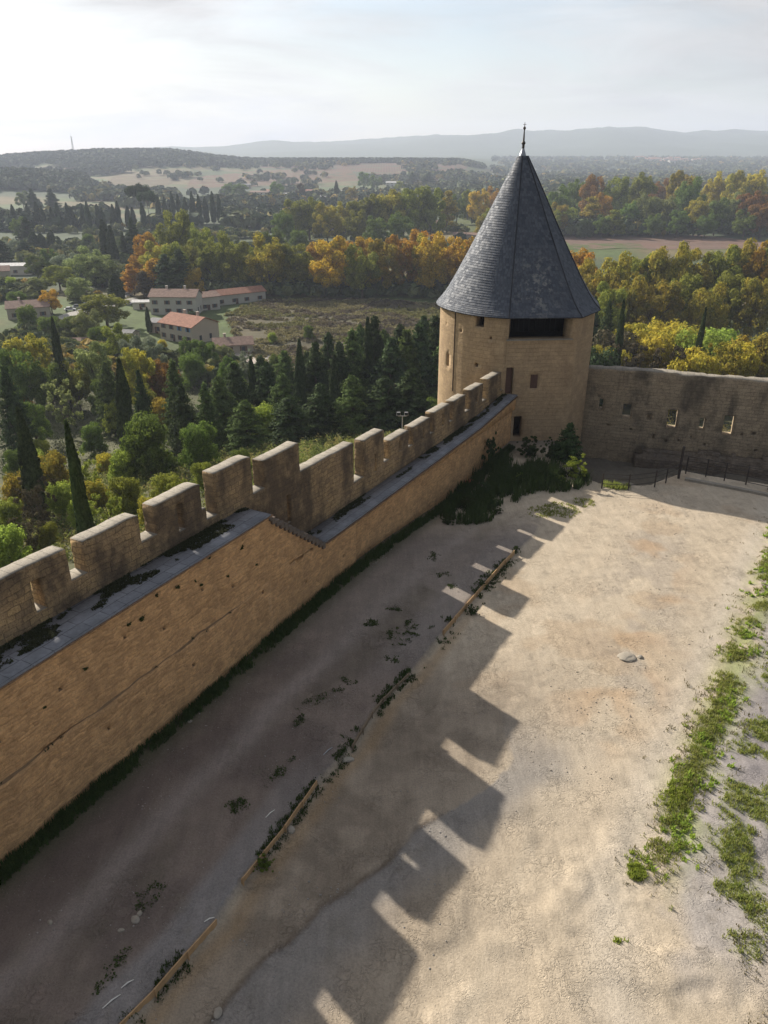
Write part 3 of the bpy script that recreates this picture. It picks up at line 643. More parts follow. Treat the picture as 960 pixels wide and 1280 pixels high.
    # vertical joint beside the round part
build_tower()
def build_roof():
    # (height, growth beyond wall outline as a factor to the axis)
    hk=[(9.42,1.055),(9.5,1.05),(9.9,.985),(10.5,.91),(11.6,.80),(13.3,.645),(15.2,.475),(17.2,.305),(18.8,.165),(19.7,.085),(20.0,.06)]
    hz=np.array([h[0] for h in hk]);hr=np.array([h[1] for h in hk])
    out=tower_outline(TR,n=64);ax=np.array((10.15,61.45))
    n=len(out);seg=np.linalg.norm(np.roll(out,-1,0)-out,axis=1)
    # refine straight edges
    P=[]
    for i in range(n):
        m=max(1,int(seg[i]/.35))
        for k in range(m):P.append(out[i]+(out[(i+1)%n]-out[i])*k/m)
    P=np.array(P);n=len(P);s=np.linalg.norm(np.roll(P,-1,0)-P,axis=1);cu=np.concatenate([[0],np.cumsum(s)])
    zs=[9.45];
    while zs[-1]<19.95:zs.append(zs[-1]+ (.12 if zs[-1]<10.0 else .17))
    zs[-1]=20.0
    V=[];F=[];U=[]
    def ring(z,off):
        r=np.interp(z,hz,hr)
        q=TC+(P-TC)*r;q=q*(1)+(ax-TC)*(1-r)
        d=q-ax;L=np.linalg.norm(d,axis=1)[:,None];q=q+d/L*off
        # sagging old roof line
        w=.05*(fbm(cu[:-1]*.35,np.full(n,z*.4),seed=140)-.5)
        zz=np.full(n,z)+w
        return np.concatenate([q,zz[:,None]],1)
    for i in range(len(zs)-1):
        a=ring(zs[i],.035);b=ring(zs[i+1]+.02,.0);base=len(V)
        V+=list(a)+list(b);r=np.interp(zs[i],hz,hr);o=random.random()*3
        for k in range(n):
            k2=(k+1)%n;F.append([base+k2,base+k,base+n+k,base+n+k2])
            u0=cu[k]*r+o;u1=cu[k+1]*r+o;v=i*.25;U+=[(u1,v+.01),(u0,v+.01),(u0,v+.24),(u1,v+.24)]
    # butt edges of courses
    base=len(V);a=ring(9.45,.05);b=ring(9.38,.0);c=ring(9.42,-.75)
    V+=list(a)+list(b)+list(c)
    for k in range(n):
        k2=(k+1)%n;F.append([base+n+k2,base+n+k,base+k,base+k2]);U+=[(0,0)]*4
        F.append([base+2*n+k2,base+2*n+k,base+n+k,base+n+k2]);U+=[(0,0)]*4
    m=NT('blue_grey_slate');u=m.uv();g=m.geo()
    br=m.n('ShaderNodeTexBrick');br.offset=0;br.inputs['Scale'].default_value=1;br.inputs['Brick Width'].default_value=.24;br.inputs['Row Height'].default_value=.25
    br.inputs['Mortar Size'].default_value=.008;br.inputs['Mortar Smooth'].default_value=.4;br.inputs['Color1'].default_value=(.05,.06,.08,1);br.inputs['Color2'].default_value=(.10,.112,.135,1);br.inputs['Mortar'].default_value=(.02,.02,.025,1)
    m.l(u,br.inputs['Vector'])
    c=br.outputs[0];n1=m.noise(g,.8,5,.65);c=m.mix(m.math('MULTIPLY',m.ramp(n1,(.4,0),(.65,1)),.4),c,(.06,.065,.08))
    # lichen patch on the yard side
    vs=m.n('ShaderNodeVectorMath',operation='DISTANCE');m.l(m.mapv(g,(1,.35,.75)),vs.inputs[0]);vs.inputs[1].default_value=(11.2,57.3*.35,11.3*.75)
    pm=m.ramp(m.math('MULTIPLY',vs.outputs['Value'],.4),(.25,1),(.9,0));ln=m.noise(g,1.9,6,.75);li=m.ramp(ln,(.52,0),(.60,1))
    c=m.mix(m.math('MULTIPLY',m.math('MULTIPLY',pm,li),.7),c,(.28,.27,.25))
    ls=m.ramp(m.noise(g,5,4,.7),(.60,0),(.68,1));c=m.mix(m.math('MULTIPLY',ls,.18),c,(.24,.235,.22))
    m.base(c);m.b.inputs['Specular IOR Level'].default_value=.4
    # each slate lies at a slightly different tilt, so some catch the light
    cellr=m.n('ShaderNodeTexWhiteNoise');cellr.noise_dimensions='2D'
    fl=m.n('ShaderNodeVectorMath',operation='SNAP');m.l(u,fl.inputs[0]);fl.inputs[1].default_value=(.24,.25,1);m.l(fl.outputs[0],cellr.inputs['Vector'])
    m.l(m.ramp(cellr.outputs[0],(0,.62),(1,.85)),m.b.inputs['Roughness'])
    hgt=m.math('ADD',m.math('MULTIPLY',m.math('SUBTRACT',1,br.outputs[1]),1.0),m.math('MULTIPLY',cellr.outputs[0],.8))
    b1=m.bump(hgt,1.0,.045);m.normal(m.bump(m.noise(g,9,3),.25,.02,b1))
    o=mesh_np('slate_roof',V,[list(f) for f in F],m.m,tower,uv=U);child_fix([o],tower)
    # hips (crease strips)
    for cx in (out[0],out[-1],out[-2]):
        q=[]
        for z in zs:
            r=np.interp(z,hz,hr);p=TC+(cx-TC)*r+(ax-TC)*(1-r);d=p-ax;p=p+d/np.linalg.norm(d)*.03;q.append((p[0],p[1],z))
        x=MB().tube(q,.045,5).build('hip_flashing',m.m,tower);child_fix([x],tower)
    x=MB().tube([(*ax,19.62),(*ax,20.05),(*ax,20.5)],[.42,.25,.09],14).build('lead_cap',M['lead'],tower,smooth=True);child_fix([x],tower)
    fb=MB();fb.tube([(*ax,20.4),(*ax,20.75),(*ax,20.85),(*ax,21.0),(*ax,21.75)],[.09,.10,.16,.07,.035],8)
    fb.tube([(*ax,21.7),(*ax,21.78),(*ax,21.86),(*ax,21.95)],[.03,.10,.10,.02],8);fb.tube([(*ax,21.9),(*ax,22.2)],[.03,.015],6)
    fb.box((ax[0],ax[1],22.05),(.22,.03,.03));x=fb.build('finial',M['metal'],tower);child_fix([x],tower)
q=[tuple(tmap(np.array([ra(5.42)]),np.array([-.03]),np.array([z_]))[0]) for z_ in np.linspace(3.2,9.3,14)]
x=MB().tube(q,.035,6).build('conductor_cable',M['metal'],tower);child_fix([x],tower)
build_roof()
# ------------------------------------------------------------------ right wall
rwall=empty('curtain_wall',(0,0,0),'weathered grey brown wall with window slots running right from the tower','wall')
def rmap(a,w,z):
    a=np.asarray(a,float);w=np.asarray(w,float)
    p=R0+a[...,None]*dr+w[...,None]*nr;return np.concatenate([p,np.asarray(z,float)[...,None]],-1)
def build_rwall():
    th=[(1.22,1.52,1.25,2.2),(3.1,3.75,.75,1.95),(6.6,7.3,.25,1.8),(9.0,9.42,.3,1.35),(10.75,11.5,.1,1.7),(15.3,15.9,.2,1.6),(19.5,20.1,.3,1.6)]
    hl=[(5.05,5.4,.8,1.35),(2.05,2.25,.0,.18),(3.85,4.05,-.2,-.02),(5.7,5.88,-.75,-.3),(7.6,7.8,-.75,-.55),(9.6,9.75,-.9,-.7),(12.1,12.3,.2,.4),(12.9,13.2,.35,.6),(6.6,6.8,-.9,-.7),(8.5,8.65,-.4,-.2),(13.3,13.5,-1.0,-.8),(1.1,1.3,2.3,2.45)]
    A=refine([-.9,26]+[x for o in th+hl for x in o[:2]],.3);Z=refine([-5,4.65]+[x for o in th+hl for x in o[2:]],.3);W=np.array([0,.35,1.0])
    a=(A[1:]+A[:-1])/2;z=(Z[1:]+Z[:-1])/2;w=(W[1:]+W[:-1])/2;a3,w3,z3=np.meshgrid(a,w,z,indexing='ij');occ=np.ones(a3.shape,bool)
    for p,q,z0,z1 in th:occ&=~((a3>p)&(a3<q)&(z3>z0)&(z3<z1))
    for p,q,z0,z1 in hl:occ&=~((a3>p)&(a3<q)&(z3>z0)&(z3<z1)&(w3<.35))
    # broken step in the wall top
    def shp(a,w,z,P):
        P[:,2]+=np.where(z>4.6,.22*(fbm(a*1.1,w*2,seed=17)-.5)+.08*(fbm(a*4,w*2,seed=18)-.5)-.06*(w<.1)+np.interp(a,[0,6.5,7.5,26],[.02,.1,0.0,.05]),0);return P
    solid(A,W,Z,occ,rmap,.045,np.zeros(occ.shape,int),{0:'wall_body'},{0:rwall},{0:M['rwall']},capmat=M['captop'],freq=2.4,shape=shp,capz=4.2)
    # rough footing that steps out at the bottom
    A=refine([.9,26],.28);Z=refine([-5,-1.25],.28);W=np.array([-.85,-.4,-.02]);a=(A[1:]+A[:-1])/2;z=(Z[1:]+Z[:-1])/2;w=(W[1:]+W[:-1])/2;a3,w3,z3=np.meshgrid(a,w,z,indexing='ij')
    topz=-1.55+.55*(fbm(a3*.8,w3*0,seed=25)-.3)-.5*(w3<-.4);occ=z3<topz;occ&=a3>5.0-.6*(z3<-2)
    solid(A,W,Z,occ,rmap,.10,np.zeros(occ.shape,int),{0:'footing'},{0:rwall},{0:M['rubble']},freq=2.6)
build_rwall()
# ------------------------------------------------------------------ foliage prototypes
def leaves(P,N,size,ln=1.35):
    n=len(P);N=N/np.linalg.norm(N,axis=1)[:,None];r=rng.normal(size=(n,3));T=np.cross(N,r);T/=np.linalg.norm(T,axis=1)[:,None]+1e-9;B=np.cross(N,T)
    s=(size*(.6+.8*rng.random(n)))[:,None]
    V=np.stack([P-T*s*.5,P+B*s*.5*ln,P+T*s*.5,P-B*s*.5*ln],1).reshape(-1,3);return V,np.arange(4*n).reshape(n,4)
def rdir(n):
    d=rng.normal(size=(n,3));return d/np.linalg.norm(d,axis=1)[:,None]
def crown_lobes(n,lobes,leaf,out=.6,shell=.35):
    C=np.array([l[:3] for l in lobes]);R=np.array([l[3] for l in lobes]);p=R**2/np.sum(R**2);k=rng.choice(len(R),n,p=p)
    d=rdir(n);rr=R[k]*(1-shell*rng.random(n)**1.5)*(1+.12*rng.normal(size=n));P=C[k]+d*rr[:,None]*np.array((1,1,.85))
    # thin the inside
    N=d*out+rdir(n)*(1-out);return leaves(P,N,leaf)
def proto(kind,i):
    r=random.Random(hash(kind)%1000+i*17 if False else (sum(map(ord,kind))*13+i*17))
    def lob(n,f):
        return [f(k) for k in range(n)]
    if kind=='plane':
        L=[]
        for k in range(46):
            a=r.random()*6.283;z=.24+.68*r.random();w=math.sqrt(max(.04,1-((z-.50)/.52)**2))*.36*(.55+.5*r.random());L.append((w*math.cos(a),w*math.sin(a),z,.055+.065*r.random()))
        L+=[(0,0,.45,.17),(0,0,.66,.15)];V,F=crown_lobes(9500,L,.026,out=.75,shell=.25)
    elif kind=='poplar':
        L=[]
        for k in range(30):
            a=r.random()*6.283;z=.16+.78*r.random();w=math.sin(min(1,max(.02,(1-z)/.85))*math.pi*.62)*.17*(.5+.6*r.random());L.append((w*math.cos(a),w*math.sin(a),z,.045+.06*r.random()))
        L+=[(0,0,.35,.11),(0,0,.55,.11),(0,0,.75,.08)];V,F=crown_lobes(5500,L,.024)
    elif kind=='bush':
        L=[]
        for k in range(38):
            a=r.random()*6.283;z=.12+.70*r.random();w=(1-z*.55)*.52*(.4+.6*r.random());L.append((w*math.cos(a),w*math.sin(a),z,.09+.11*r.random()))
        L+=[(0,0,.30,.30),(0,0,.5,.2)];V,F=crown_lobes(9500,L,.034,out=.72,shell=.28)
    elif kind=='shrub':
        L=[]
        for k in range(80):
            a=r.random()*6.283;t=r.random()**.6;e=r.uniform(.15,1.45);q=.5*t
            L.append((q*math.cos(a)*math.cos(e)*1.15,q*math.sin(a)*math.cos(e)*1.15,.04+.95*t*math.sin(e)*r.uniform(.75,1.0),.028+.05*r.random()))
        V,F=crown_lobes(6000,L,.040,shell=.8)
    elif kind=='wispy':
        L=[]
        for k in range(60):
            a=r.random()*6.283;z=.15+.8*r.random();w=(.25+.35*z)*(.2+.8*r.random())*.9;L.append((w*math.cos(a),w*math.sin(a),z,.03+.06*r.random()))
        V,F=crown_lobes(4800,L,.026,shell=.9)
    elif kind=='cypress':
        n=5200;z=rng.random(n)**.85;a=rng.random(n)*6.283;zz=.05+.95*z
        pr=np.interp(zz,[0,.05,.15,.35,.6,.8,.92,1],[.03,.075,.10,.105,.088,.058,.03,.004])
        lump=.72+.5*vnoise(a*1.3+i*9,zz*9,seed=i);q=pr*lump*(.8+.25*rng.random(n));P=np.stack([q*np.cos(a)+.012*np.sin(zz*5+i),q*np.sin(a),zz],1)
        N=np.stack([np.cos(a),np.sin(a),.3+0*a],1)+.5*rdir(n);V,F=leaves(P,N,.024,2.0)
    elif kind=='conifer':
        n=12000;nb=240;bz=.05+.93*rng.random(nb)**.9;ba=rng.random(nb)*6.283
        bl=np.interp(bz,[0,.1,.3,.6,.85,1],[.20,.27,.26,.19,.085,.008])*(.5+.65*rng.random(nb)**.7);k=rng.choice(nb,n,p=(bl+.03)/(bl+.03).sum());t=rng.random(n)**.6
        sp=.022+.028*t;P=np.stack([np.cos(ba[k])*bl[k]*t,np.sin(ba[k])*bl[k]*t,bz[k]-.16*t*bl[k]+.03*t*t],1)+rdir(n)*(sp*rng.random(n))[:,None]*np.array((1,1,.5))
        V,F=leaves(P,rdir(n)*.7+np.stack([np.cos(ba[k]),np.sin(ba[k]),np.full(n,.6)],1),.020,2.0)
    elif kind=='pine':
        L=[]
        for k in range(20):
            a=r.random()*6.283;w=.38*math.sqrt(r.random());L.append((w*math.cos(a),w*math.sin(a),.78+.14*(1-w/.4)*r.random()+.02,.09+.05*r.random()))
        V,F=crown_lobes(4500,L,.028)
    return mesh_np('crown',V,F,LEAF['green'],link=False)
def trunk_mesh(kind,i):
    mb=MB();r=random.Random(i+5)
    top={'shrub':.6,'plane':.75,'poplar':.8,'bush':.6,'wispy':.8,'cypress':.5,'conifer':.9,'pine':.85}[kind];rad={'shrub':.012,'plane':.022,'poplar':.014,'bush':.02,'wispy':.012,'cypress':.014,'conifer':.016,'pine':.016}[kind]
    mb.tube([(0,0,-.06),(0.004,0,.12),(.012*r.uniform(-1,1),.01*r.uniform(-1,1),top*.55),(0,0,top)],[rad*1.3,rad,rad*.7,rad*.2],8)
    nb={'shrub':12,'plane':9,'poplar':6,'bush':9,'wispy':14,'cypress':0,'conifer':10,'pine':7}[kind]
    for k in range(nb):
        a=r.random()*6.283;z0=(.18+.35*r.random()) if kind in('plane','wispy') else .1+.5*r.random()
        if kind=='pine':z0=.6+.15*r.random()
        w={'shrub':.35,'plane':.3,'poplar':.1,'bush':.38,'wispy':.42,'conifer':.16,'pine':.3}[kind]*r.uniform(.6,1);z1=min(.92,z0+.28*r.uniform(.6,1.2))
        mb.tube([(0,0,z0),(w*.5*math.cos(a),w*.5*math.sin(a),(z0+z1)/2+.02),(w*math.cos(a),w*math.sin(a),z1)],[rad*.55,rad*.35,rad*.12],5)
    return mesh_np('trunk',mb.v,mb.f,M['bark'],link=False,smooth=True)
PRO={};BASEW={'shrub':1.1,'plane':.88,'poplar':.40,'bush':1.25,'wispy':1.05,'cypress':.22,'conifer':.56,'pine':.95}
def get(kind,i):
    if (kind,i) not in PRO:PRO[(kind,i)]=(proto(kind,i),trunk_mesh(kind,i))
    return PRO[(kind,i)]
NVAR={'shrub':4,'plane':4,'poplar':3,'bush':4,'wispy':3,'cypress':3,'conifer':4,'pine':2}
ORD=['first','second','third','fourth','fifth','sixth','seventh','eighth','ninth','tenth','eleventh','twelfth','thirteenth','fourteenth','fifteenth','sixteenth','seventeenth','eighteenth','nineteenth','twentieth']
def numw(i):
    if i<20:return ORD[i]
    t={2:'twenty',3:'thirty',4:'forty'}[(i+1)//10] if (i+1)%10 else None
    if (i+1)%10==0:return {30:'thirtieth',40:'fortieth',50:'fiftieth'}.get(i+1,'last')
    return t+' '+ORD[(i+1)%10-1]
NAMEK={'shrub':'bush','plane':'plane_tree','poplar':'poplar_tree','bush':'bush','wispy':'sparse_tree','cypress':'cypress_tree','conifer':'conifer_tree','pine':'umbrella_pine'}
CATK={'bush':'bush','shrub':'bush'}
def put_tree(kind,x,y,z,h,w,col,label,group,lean=0):
    i=random.randrange(NVAR[kind]);cm,tm=get(kind,i)
    root=empty(NAMEK[kind],(x,y,z),label,CATK.get(kind,'tree'),group,rz=random.random()*6.283)
    sx=w/BASEW[kind];root.scale=(sx,sx,h);root.rotation_euler[0]=lean
    c=bpy.data.objects.new('foliage' if kind in('bush','shrub') else 'crown',cm);COL.objects.link(c);c.parent=root
    c.material_slots[0].link='OBJECT';c.material_slots[0].material=LEAF[col]
    t=bpy.data.objects.new('stem' if kind in('bush','shrub') else 'trunk',tm);COL.objects.link(t);t.parent=root
    return root
KW={'plane':'plane tree','poplar':'slender poplar','bush':'bush','wispy':'sparse tree','cypress':'cypress','conifer':'conifer','pine':'umbrella pine'}
CW={'gold':'golden','orange':'orange gold','rust':'rust red','olive':'olive green','yolive':'yellowing olive','yellow':'bright yellow','green':'green','bright':'fresh green','pale':'pale green','silver':'silvery green','dark':'dark green','pineg':'mid green','cypress':'dark','brown':'brown bare'}
def row(where,items,group,KM=1.0):
    """items: (px, py_top, Y, width_px, kind, colour); label = colour kind, where, ordinal within colour+kind"""
    items=sorted(items,key=lambda t:t[0]);cnt={}
    for it in items:cnt[(it[4],it[5])]=cnt.get((it[4],it[5]),0)+1
    seen={}
    for (px,py,yy,wp,kind,col) in items:
        D=ray(px,py);t=yy/D[1];x=D[0]*t;zt=CAMZ+D[2]*t;g=float(terr(x,yy));h=max(.6,zt-g)
        w=wp/FPX*t
        lim={'bush':1.05,'plane':1.55,'wispy':1.3,'conifer':3.6}.get(kind,99);y0=yy
        if kind=='conifer':w*=KM
        while h>lim*w and yy<y0*1.6:
            yy*=1.02;t=yy/D[1];x=D[0]*t;zt=CAMZ+D[2]*t;g=float(terr(x,yy));h=max(.6,zt-g);w=wp/FPX*t*(KM if kind=='conifer' else 1)
        if h>lim*w:w=h/lim
        if kind in('cypress',):w=max(w,h*.085)
        k=(kind,col);i=seen.get(k,0);seen[k]=i+1
        nm=CW[col]+' '+KW[kind]
        lab=f'{nm} {where}' if cnt[k]==1 else f'{numw(i)} {nm} from left {where}'
        put_tree(kind,x,yy,g-.1,h+.1,w,col,lab,group)
G='plane';B='bush';C='cypress';K='conifer';P_='poplar';W_='wispy';U_='pine'
row('in row behind dry meadow',[(213,302,330,44,G,'olive'),(240,300,345,44,G,'olive'),(264,288,340,52,G,'olive'),(296,300,335,52,G,'olive'),(333,291,330,60,G,'yolive'),(366,303,335,55,G,'olive'),(415,293,325,62,G,'gold'),(432,296,318,40,G,'orange'),(452,304,318,50,G,'olive'),(478,297,325,50,G,'yolive'),(500,292,332,50,G,'gold'),(520,292,322,46,G,'yolive'),(543,288,325,54,G,'gold'),(556,294,316,40,G,'orange'),(578,296,322,52,G,'gold'),(600,300,322,50,G,'gold')],'autumn planes behind the meadow')
row('behind the golden row',[(395,300,350,46,G,'gold'),(462,296,350,50,G,'gold'),(530,287,355,50,G,'orange'),(590,300,350,50,G,'yolive'),(320,302,350,50,G,'olive'),(282,297,355,50,G,'olive')],'autumn planes behind the meadow')
row('in wooded clump above white farmhouse',[(178,290,360,42,G,'gold'),(196,300,345,50,G,'yolive'),(215,262,370,52,G,'olive'),(232,272,385,40,G,'olive'),(205,318,320,44,K,'dark'),(222,312,318,48,K,'dark'),(190,322,325,40,P_,'gold'),(238,333,305,40,B,'yellow'),(163,330,330,26,P_,'orange'),(176,338,318,24,P_,'brown'),(250,285,370,44,G,'olive')],'trees above the farmhouse')
row('in hedgerow across the plain',[(352,262,520,34,G,'green'),(368,248,560,40,G,'olive'),(385,244,560,44,G,'olive'),(408,252,540,40,G,'yolive'),(432,250,560,40,G,'yolive'),(452,245,560,42,G,'olive'),(470,240,560,44,G,'olive'),(488,236,560,44,G,'yolive'),(505,235,565,44,G,'olive'),(524,232,570,44,G,'olive'),(540,234,570,40,G,'olive'),(350,290,480,30,B,'green'),(372,286,470,34,B,'green'),(338,285,440,40,G,'green'),(470,268,500,40,G,'green'),(500,264,520,36,G,'green'),(445,262,520,34,G,'olive'),(560,238,620,24,P_,'yolive'),(572,242,620,24,G,'green'),(586,236,640,24,G,'olive'),(600,234,640,30,G,'gold'),(618,232,640,26,G,'gold'),(585,252,560,20,B,'green'),(604,268,480,30,B,'yolive'),(615,256,520,28,G,'olive')],'trees across the middle plain')
row('in big grove right of the tower',[(728,312,250,60,G,'orange'),(750,322,245,62,G,'yolive'),(778,312,255,66,G,'yolive'),(808,314,250,60,G,'olive'),(842,298,260,74,G,'yolive'),(872,308,250,62,G,'yolive'),(905,305,250,62,G,'olive'),(935,296,260,66,G,'yolive'),(962,300,250,66,G,'gold'),(985,300,250,66,G,'olive')],'great trees right of the tower')
row('in lower front of grove right of the tower',[(735,345,205,56,G,'yolive'),(765,352,195,56,G,'olive'),(798,342,200,60,G,'yolive'),(830,350,195,60,G,'yolive'),(858,342,200,58,G,'olive'),(890,350,195,60,G,'yolive'),(920,340,200,58,G,'olive'),(950,345,195,58,G,'yolive'),(745,370,120,34,K,'dark'),(762,378,115,34,K,'dark'),(780,376,150,12,C,'cypress'),(716,378,120,34,K,'dark'),(882,386,150,8,C,'cypress')],'front trees right of the tower')
row('just above the right wall',[(775,408,100,44,B,'brown'),(797,396,108,44,B,'yolive'),(820,412,100,50,B,'yellow'),(838,398,108,46,B,'yellow'),(858,404,102,50,B,'yolive'),(880,410,98,46,B,'bright'),(905,402,106,50,B,'bright'),(925,418,96,46,B,'yellow'),(946,412,100,50,B,'yolive'),(790,428,92,40,W_,'brown'),(850,432,90,44,W_,'brown'),(905,430,90,44,W_,'yolive'),(870,428,88,44,B,'yellow'),(972,412,98,50,B,'yolive'),(760,425,95,34,B,'yolive'),(748,430,92,30,B,'dark')],'bushes above the right wall')
row('on far side of the brown field',[(700,230,640,34,G,'green'),(714,258,600,30,G,'olive'),(724,222,660,34,G,'green'),(745,218,680,40,G,'rust'),(740,246,600,34,P_,'yolive'),(756,240,610,30,G,'gold'),(772,220,670,40,G,'olive'),(790,250,600,30,G,'green'),(806,213,680,42,G,'olive'),(812,240,600,34,G,'pale'),(836,244,600,36,G,'pale'),(828,222,680,30,G,'rust'),(856,212,660,44,G,'yolive'),(866,220,630,44,G,'green'),(874,245,590,34,G,'yolive'),(892,222,650,34,G,'yellow'),(908,212,690,40,G,'yellow'),(928,212,690,44,G,'yolive'),(948,210,690,44,G,'yellow'),(900,246,590,34,G,'green'),(924,240,600,38,G,'pale'),(945,236,590,44,G,'rust'),(958,250,560,40,G,'rust'),(935,262,560,34,G,'green'),(700,252,590,30,G,'yolive'),(770,262,580,28,P_,'olive'),(786,262,585,26,B,'green'),(850,262,575,30,G,'green'),(820,266,575,28,G,'green'),(885,266,570,30,G,'green'),(733,272,570,24,B,'dark'),(755,268,575,24,G,'green'),(690,262,580,30,G,'olive')],'trees beyond the brown field')
row('in dense belt behind the wall',[(272,470,118,36,K,'pineg'),(292,455,125,34,K,'dark'),(313,447,128,16,C,'cypress'),(333,452,126,34,K,'dark'),(352,468,120,34,K,'pineg'),(373,426,132,17,C,'cypress'),(394,430,135,32,K,'dark'),(417,444,128,17,C,'cypress'),(424,428,138,30,K,'dark'),(440,414,140,34,K,'pineg'),(460,398,142,17,C,'cypress'),(468,396,146,30,K,'dark'),(490,424,135,40,K,'dark'),(508,414,138,36,K,'pineg'),(524,408,140,40,K,'dark'),(545,396,145,42,K,'dark'),(560,410,140,36,K,'pineg'),(360,495,108,40,K,'dark'),(400,480,112,38,K,'dark'),(440,470,112,40,K,'pineg'),(480,470,112,42,K,'dark'),(515,462,112,44,K,'dark'),(305,500,105,36,K,'pineg'),(440,440,150,36,K,'dark'),(385,440,150,34,K,'dark'),(355,440,152,32,K,'pineg'),(325,445,150,30,K,'dark'),(500,405,160,34,K,'dark'),(480,412,158,34,K,'pineg'),(530,395,160,34,K,'dark'),(410,415,155,26,K,'dark'),(450,405,160,26,K,'pineg'),(547,440,108,38,B,'bright'),(452,440,125,26,B,'olive'),(375,500,100,30,B,'olive'),(505,470,104,34,B,'green'),(540,495,98,40,B,'green'),(345,440,150,30,B,'green'),(385,405,190,20,B,'green'),(340,415,180,16,B,'bright')],'dark belt behind the battlements',1.65)
row('on slope below the wall',[(82,528,52,24,C,'cypress'),(96,622,50,44,B,'bright'),(2,652,46,74,B,'bright'),(178,512,76,92,B,'green'),(246,522,80,70,B,'green'),(130,566,72,30,B,'yellow'),(60,560,66,60,B,'yolive'),(326,504,70,54,B,'bright'),(147,450,112,24,C,'cypress'),(172,464,118,30,K,'dark'),(22,512,80,26,C,'cypress'),(75,474,92,46,W_,'pale'),(18,474,116,44,B,'orange'),(40,600,58,60,W_,'brown'),(100,570,64,50,W_,'olive'),(150,592,64,60,B,'olive'),(30,640,50,50,W_,'brown'),(14,560,74,40,B,'green'),(48,548,80,40,B,'olive'),(112,528,88,44,B,'green'),(150,560,76,50,B,'bright'),(205,590,68,60,B,'olive'),(130,618,56,50,W_,'olive'),(198,495,88,22,B,'yellow'),(215,600,60,50,W_,'olive'),(250,575,66,40,B,'olive'),(20,590,62,56,B,'yolive'),(70,600,60,50,B,'bright'),(118,596,62,46,B,'yolive'),(8,620,54,50,B,'olive'),(55,650,50,44,B,'olive'),(150,640,56,40,B,'bright'),(185,620,58,44,B,'yolive'),(230,608,62,40,B,'bright'),(36,560,74,44,B,'bright'),(275,590,66,40,B,'yolive'),(300,560,72,40,B,'green')],'growth on the slope below the battlements')
row('in garden woods left',[(65,398,165,14,C,'cypress'),(30,413,170,60,G,'yolive'),(110,428,150,56,G,'pale'),(165,430,148,60,G,'yolive'),(200,446,135,44,G,'rust'),(215,452,124,46,K,'pineg'),(180,455,130,44,B,'olive'),(238,440,135,46,B,'green'),(262,455,130,26,B,'yellow'),(285,446,140,34,G,'green'),(20,435,140,60,G,'green'),(55,448,130,50,G,'green'),(90,450,135,44,G,'olive'),(130,452,140,44,K,'pineg'),(190,425,160,34,G,'silver'),(162,418,175,40,G,'silver'),(125,470,118,40,G,'green'),(5,460,120,50,K,'dark'),(140,402,190,40,G,'olive'),(305,438,150,30,W_,'silver'),(250,430,165,40,B,'green'),(300,470,130,30,B,'bright'),(318,470,120,26,B,'green'),(255,480,112,40,K,'pineg'),(180,480,110,40,G,'olive'),(225,480,108,44,K,'dark'),(35,500,100,44,G,'green'),(140,500,100,34,G,'bright')],'trees in the gardens on the left')
row('around the white farm car park',[(105,308,360,54,G,'pale'),(122,318,350,50,G,'pale'),(82,315,370,44,G,'silver'),(70,330,340,44,G,'olive'),(95,345,310,40,G,'pale'),(42,318,380,30,G,'green'),(60,310,390,26,G,'green'),(45,345,330,34,G,'pale'),(12,345,330,20,B,'bright'),(20,362,300,34,B,'green'),(128,365,262,70,G,'olive'),(108,385,235,44,G,'pale'),(142,342,312,22,C,'cypress'),(60,362,285,30,G,'orange'),(60,392,240,50,B,'green'),(90,392,240,50,B,'green'),(120,405,225,40,B,'green'),(30,380,250,40,B,'green'),(212,376,240,16,B,'rust'),(183,384,250,8,C,'cypress'),(240,388,245,20,B,'dark'),(202,424,205,16,B,'yellow'),(185,418,205,30,B,'silver'),(235,420,200,30,G,'green'),(258,425,195,30,G,'green')],'garden trees round the farm')
row('in avenue across left plain',[(12,300,470,30,G,'silver'),(22,270,560,26,G,'green'),(30,272,520,26,K,'dark'),(40,290,500,16,C,'cypress'),(50,292,500,14,C,'cypress'),(62,288,495,14,C,'cypress'),(28,300,460,30,K,'dark'),(127,275,430,16,C,'cypress'),(136,282,425,15,C,'cypress'),(152,290,440,16,K,'dark'),(163,272,440,24,K,'dark'),(0,300,420,30,K,'dark'),(108,290,450,22,B,'green'),(172,228,640,34,U_,'dark'),(182,236,620,26,U_,'dark'),(62,236,800,24,K,'dark'),(38,236,800,22,K,'dark')]+
 [(14+i*9.5+2*math.sin(i*3),256+4*math.sin(i*1.7),640+8*math.sin(i),9,C,'cypress') for i in range(18)]+[(196+i*8.5,243+4*math.sin(i*2.1),700,8,C,'cypress') for i in range(10)],'cypresses across the left plain')
row('near houses on the far plain',[(26,238,900,20,G,'green'),(345,226,1100,20,G,'green'),(420,226,1100,7,C,'cypress'),(455,214,1400,18,G,'green'),(470,218,1350,18,G,'green'),(515,216,1400,22,K,'dark'),(535,216,1400,26,K,'dark'),(500,226,1150,16,G,'olive'),(375,228,1050,14,G,'brown'),(440,232,1000,18,G,'yolive'),(300,228,1100,24,G,'green'),(285,228,1150,20,G,'green')],'trees near the far houses')
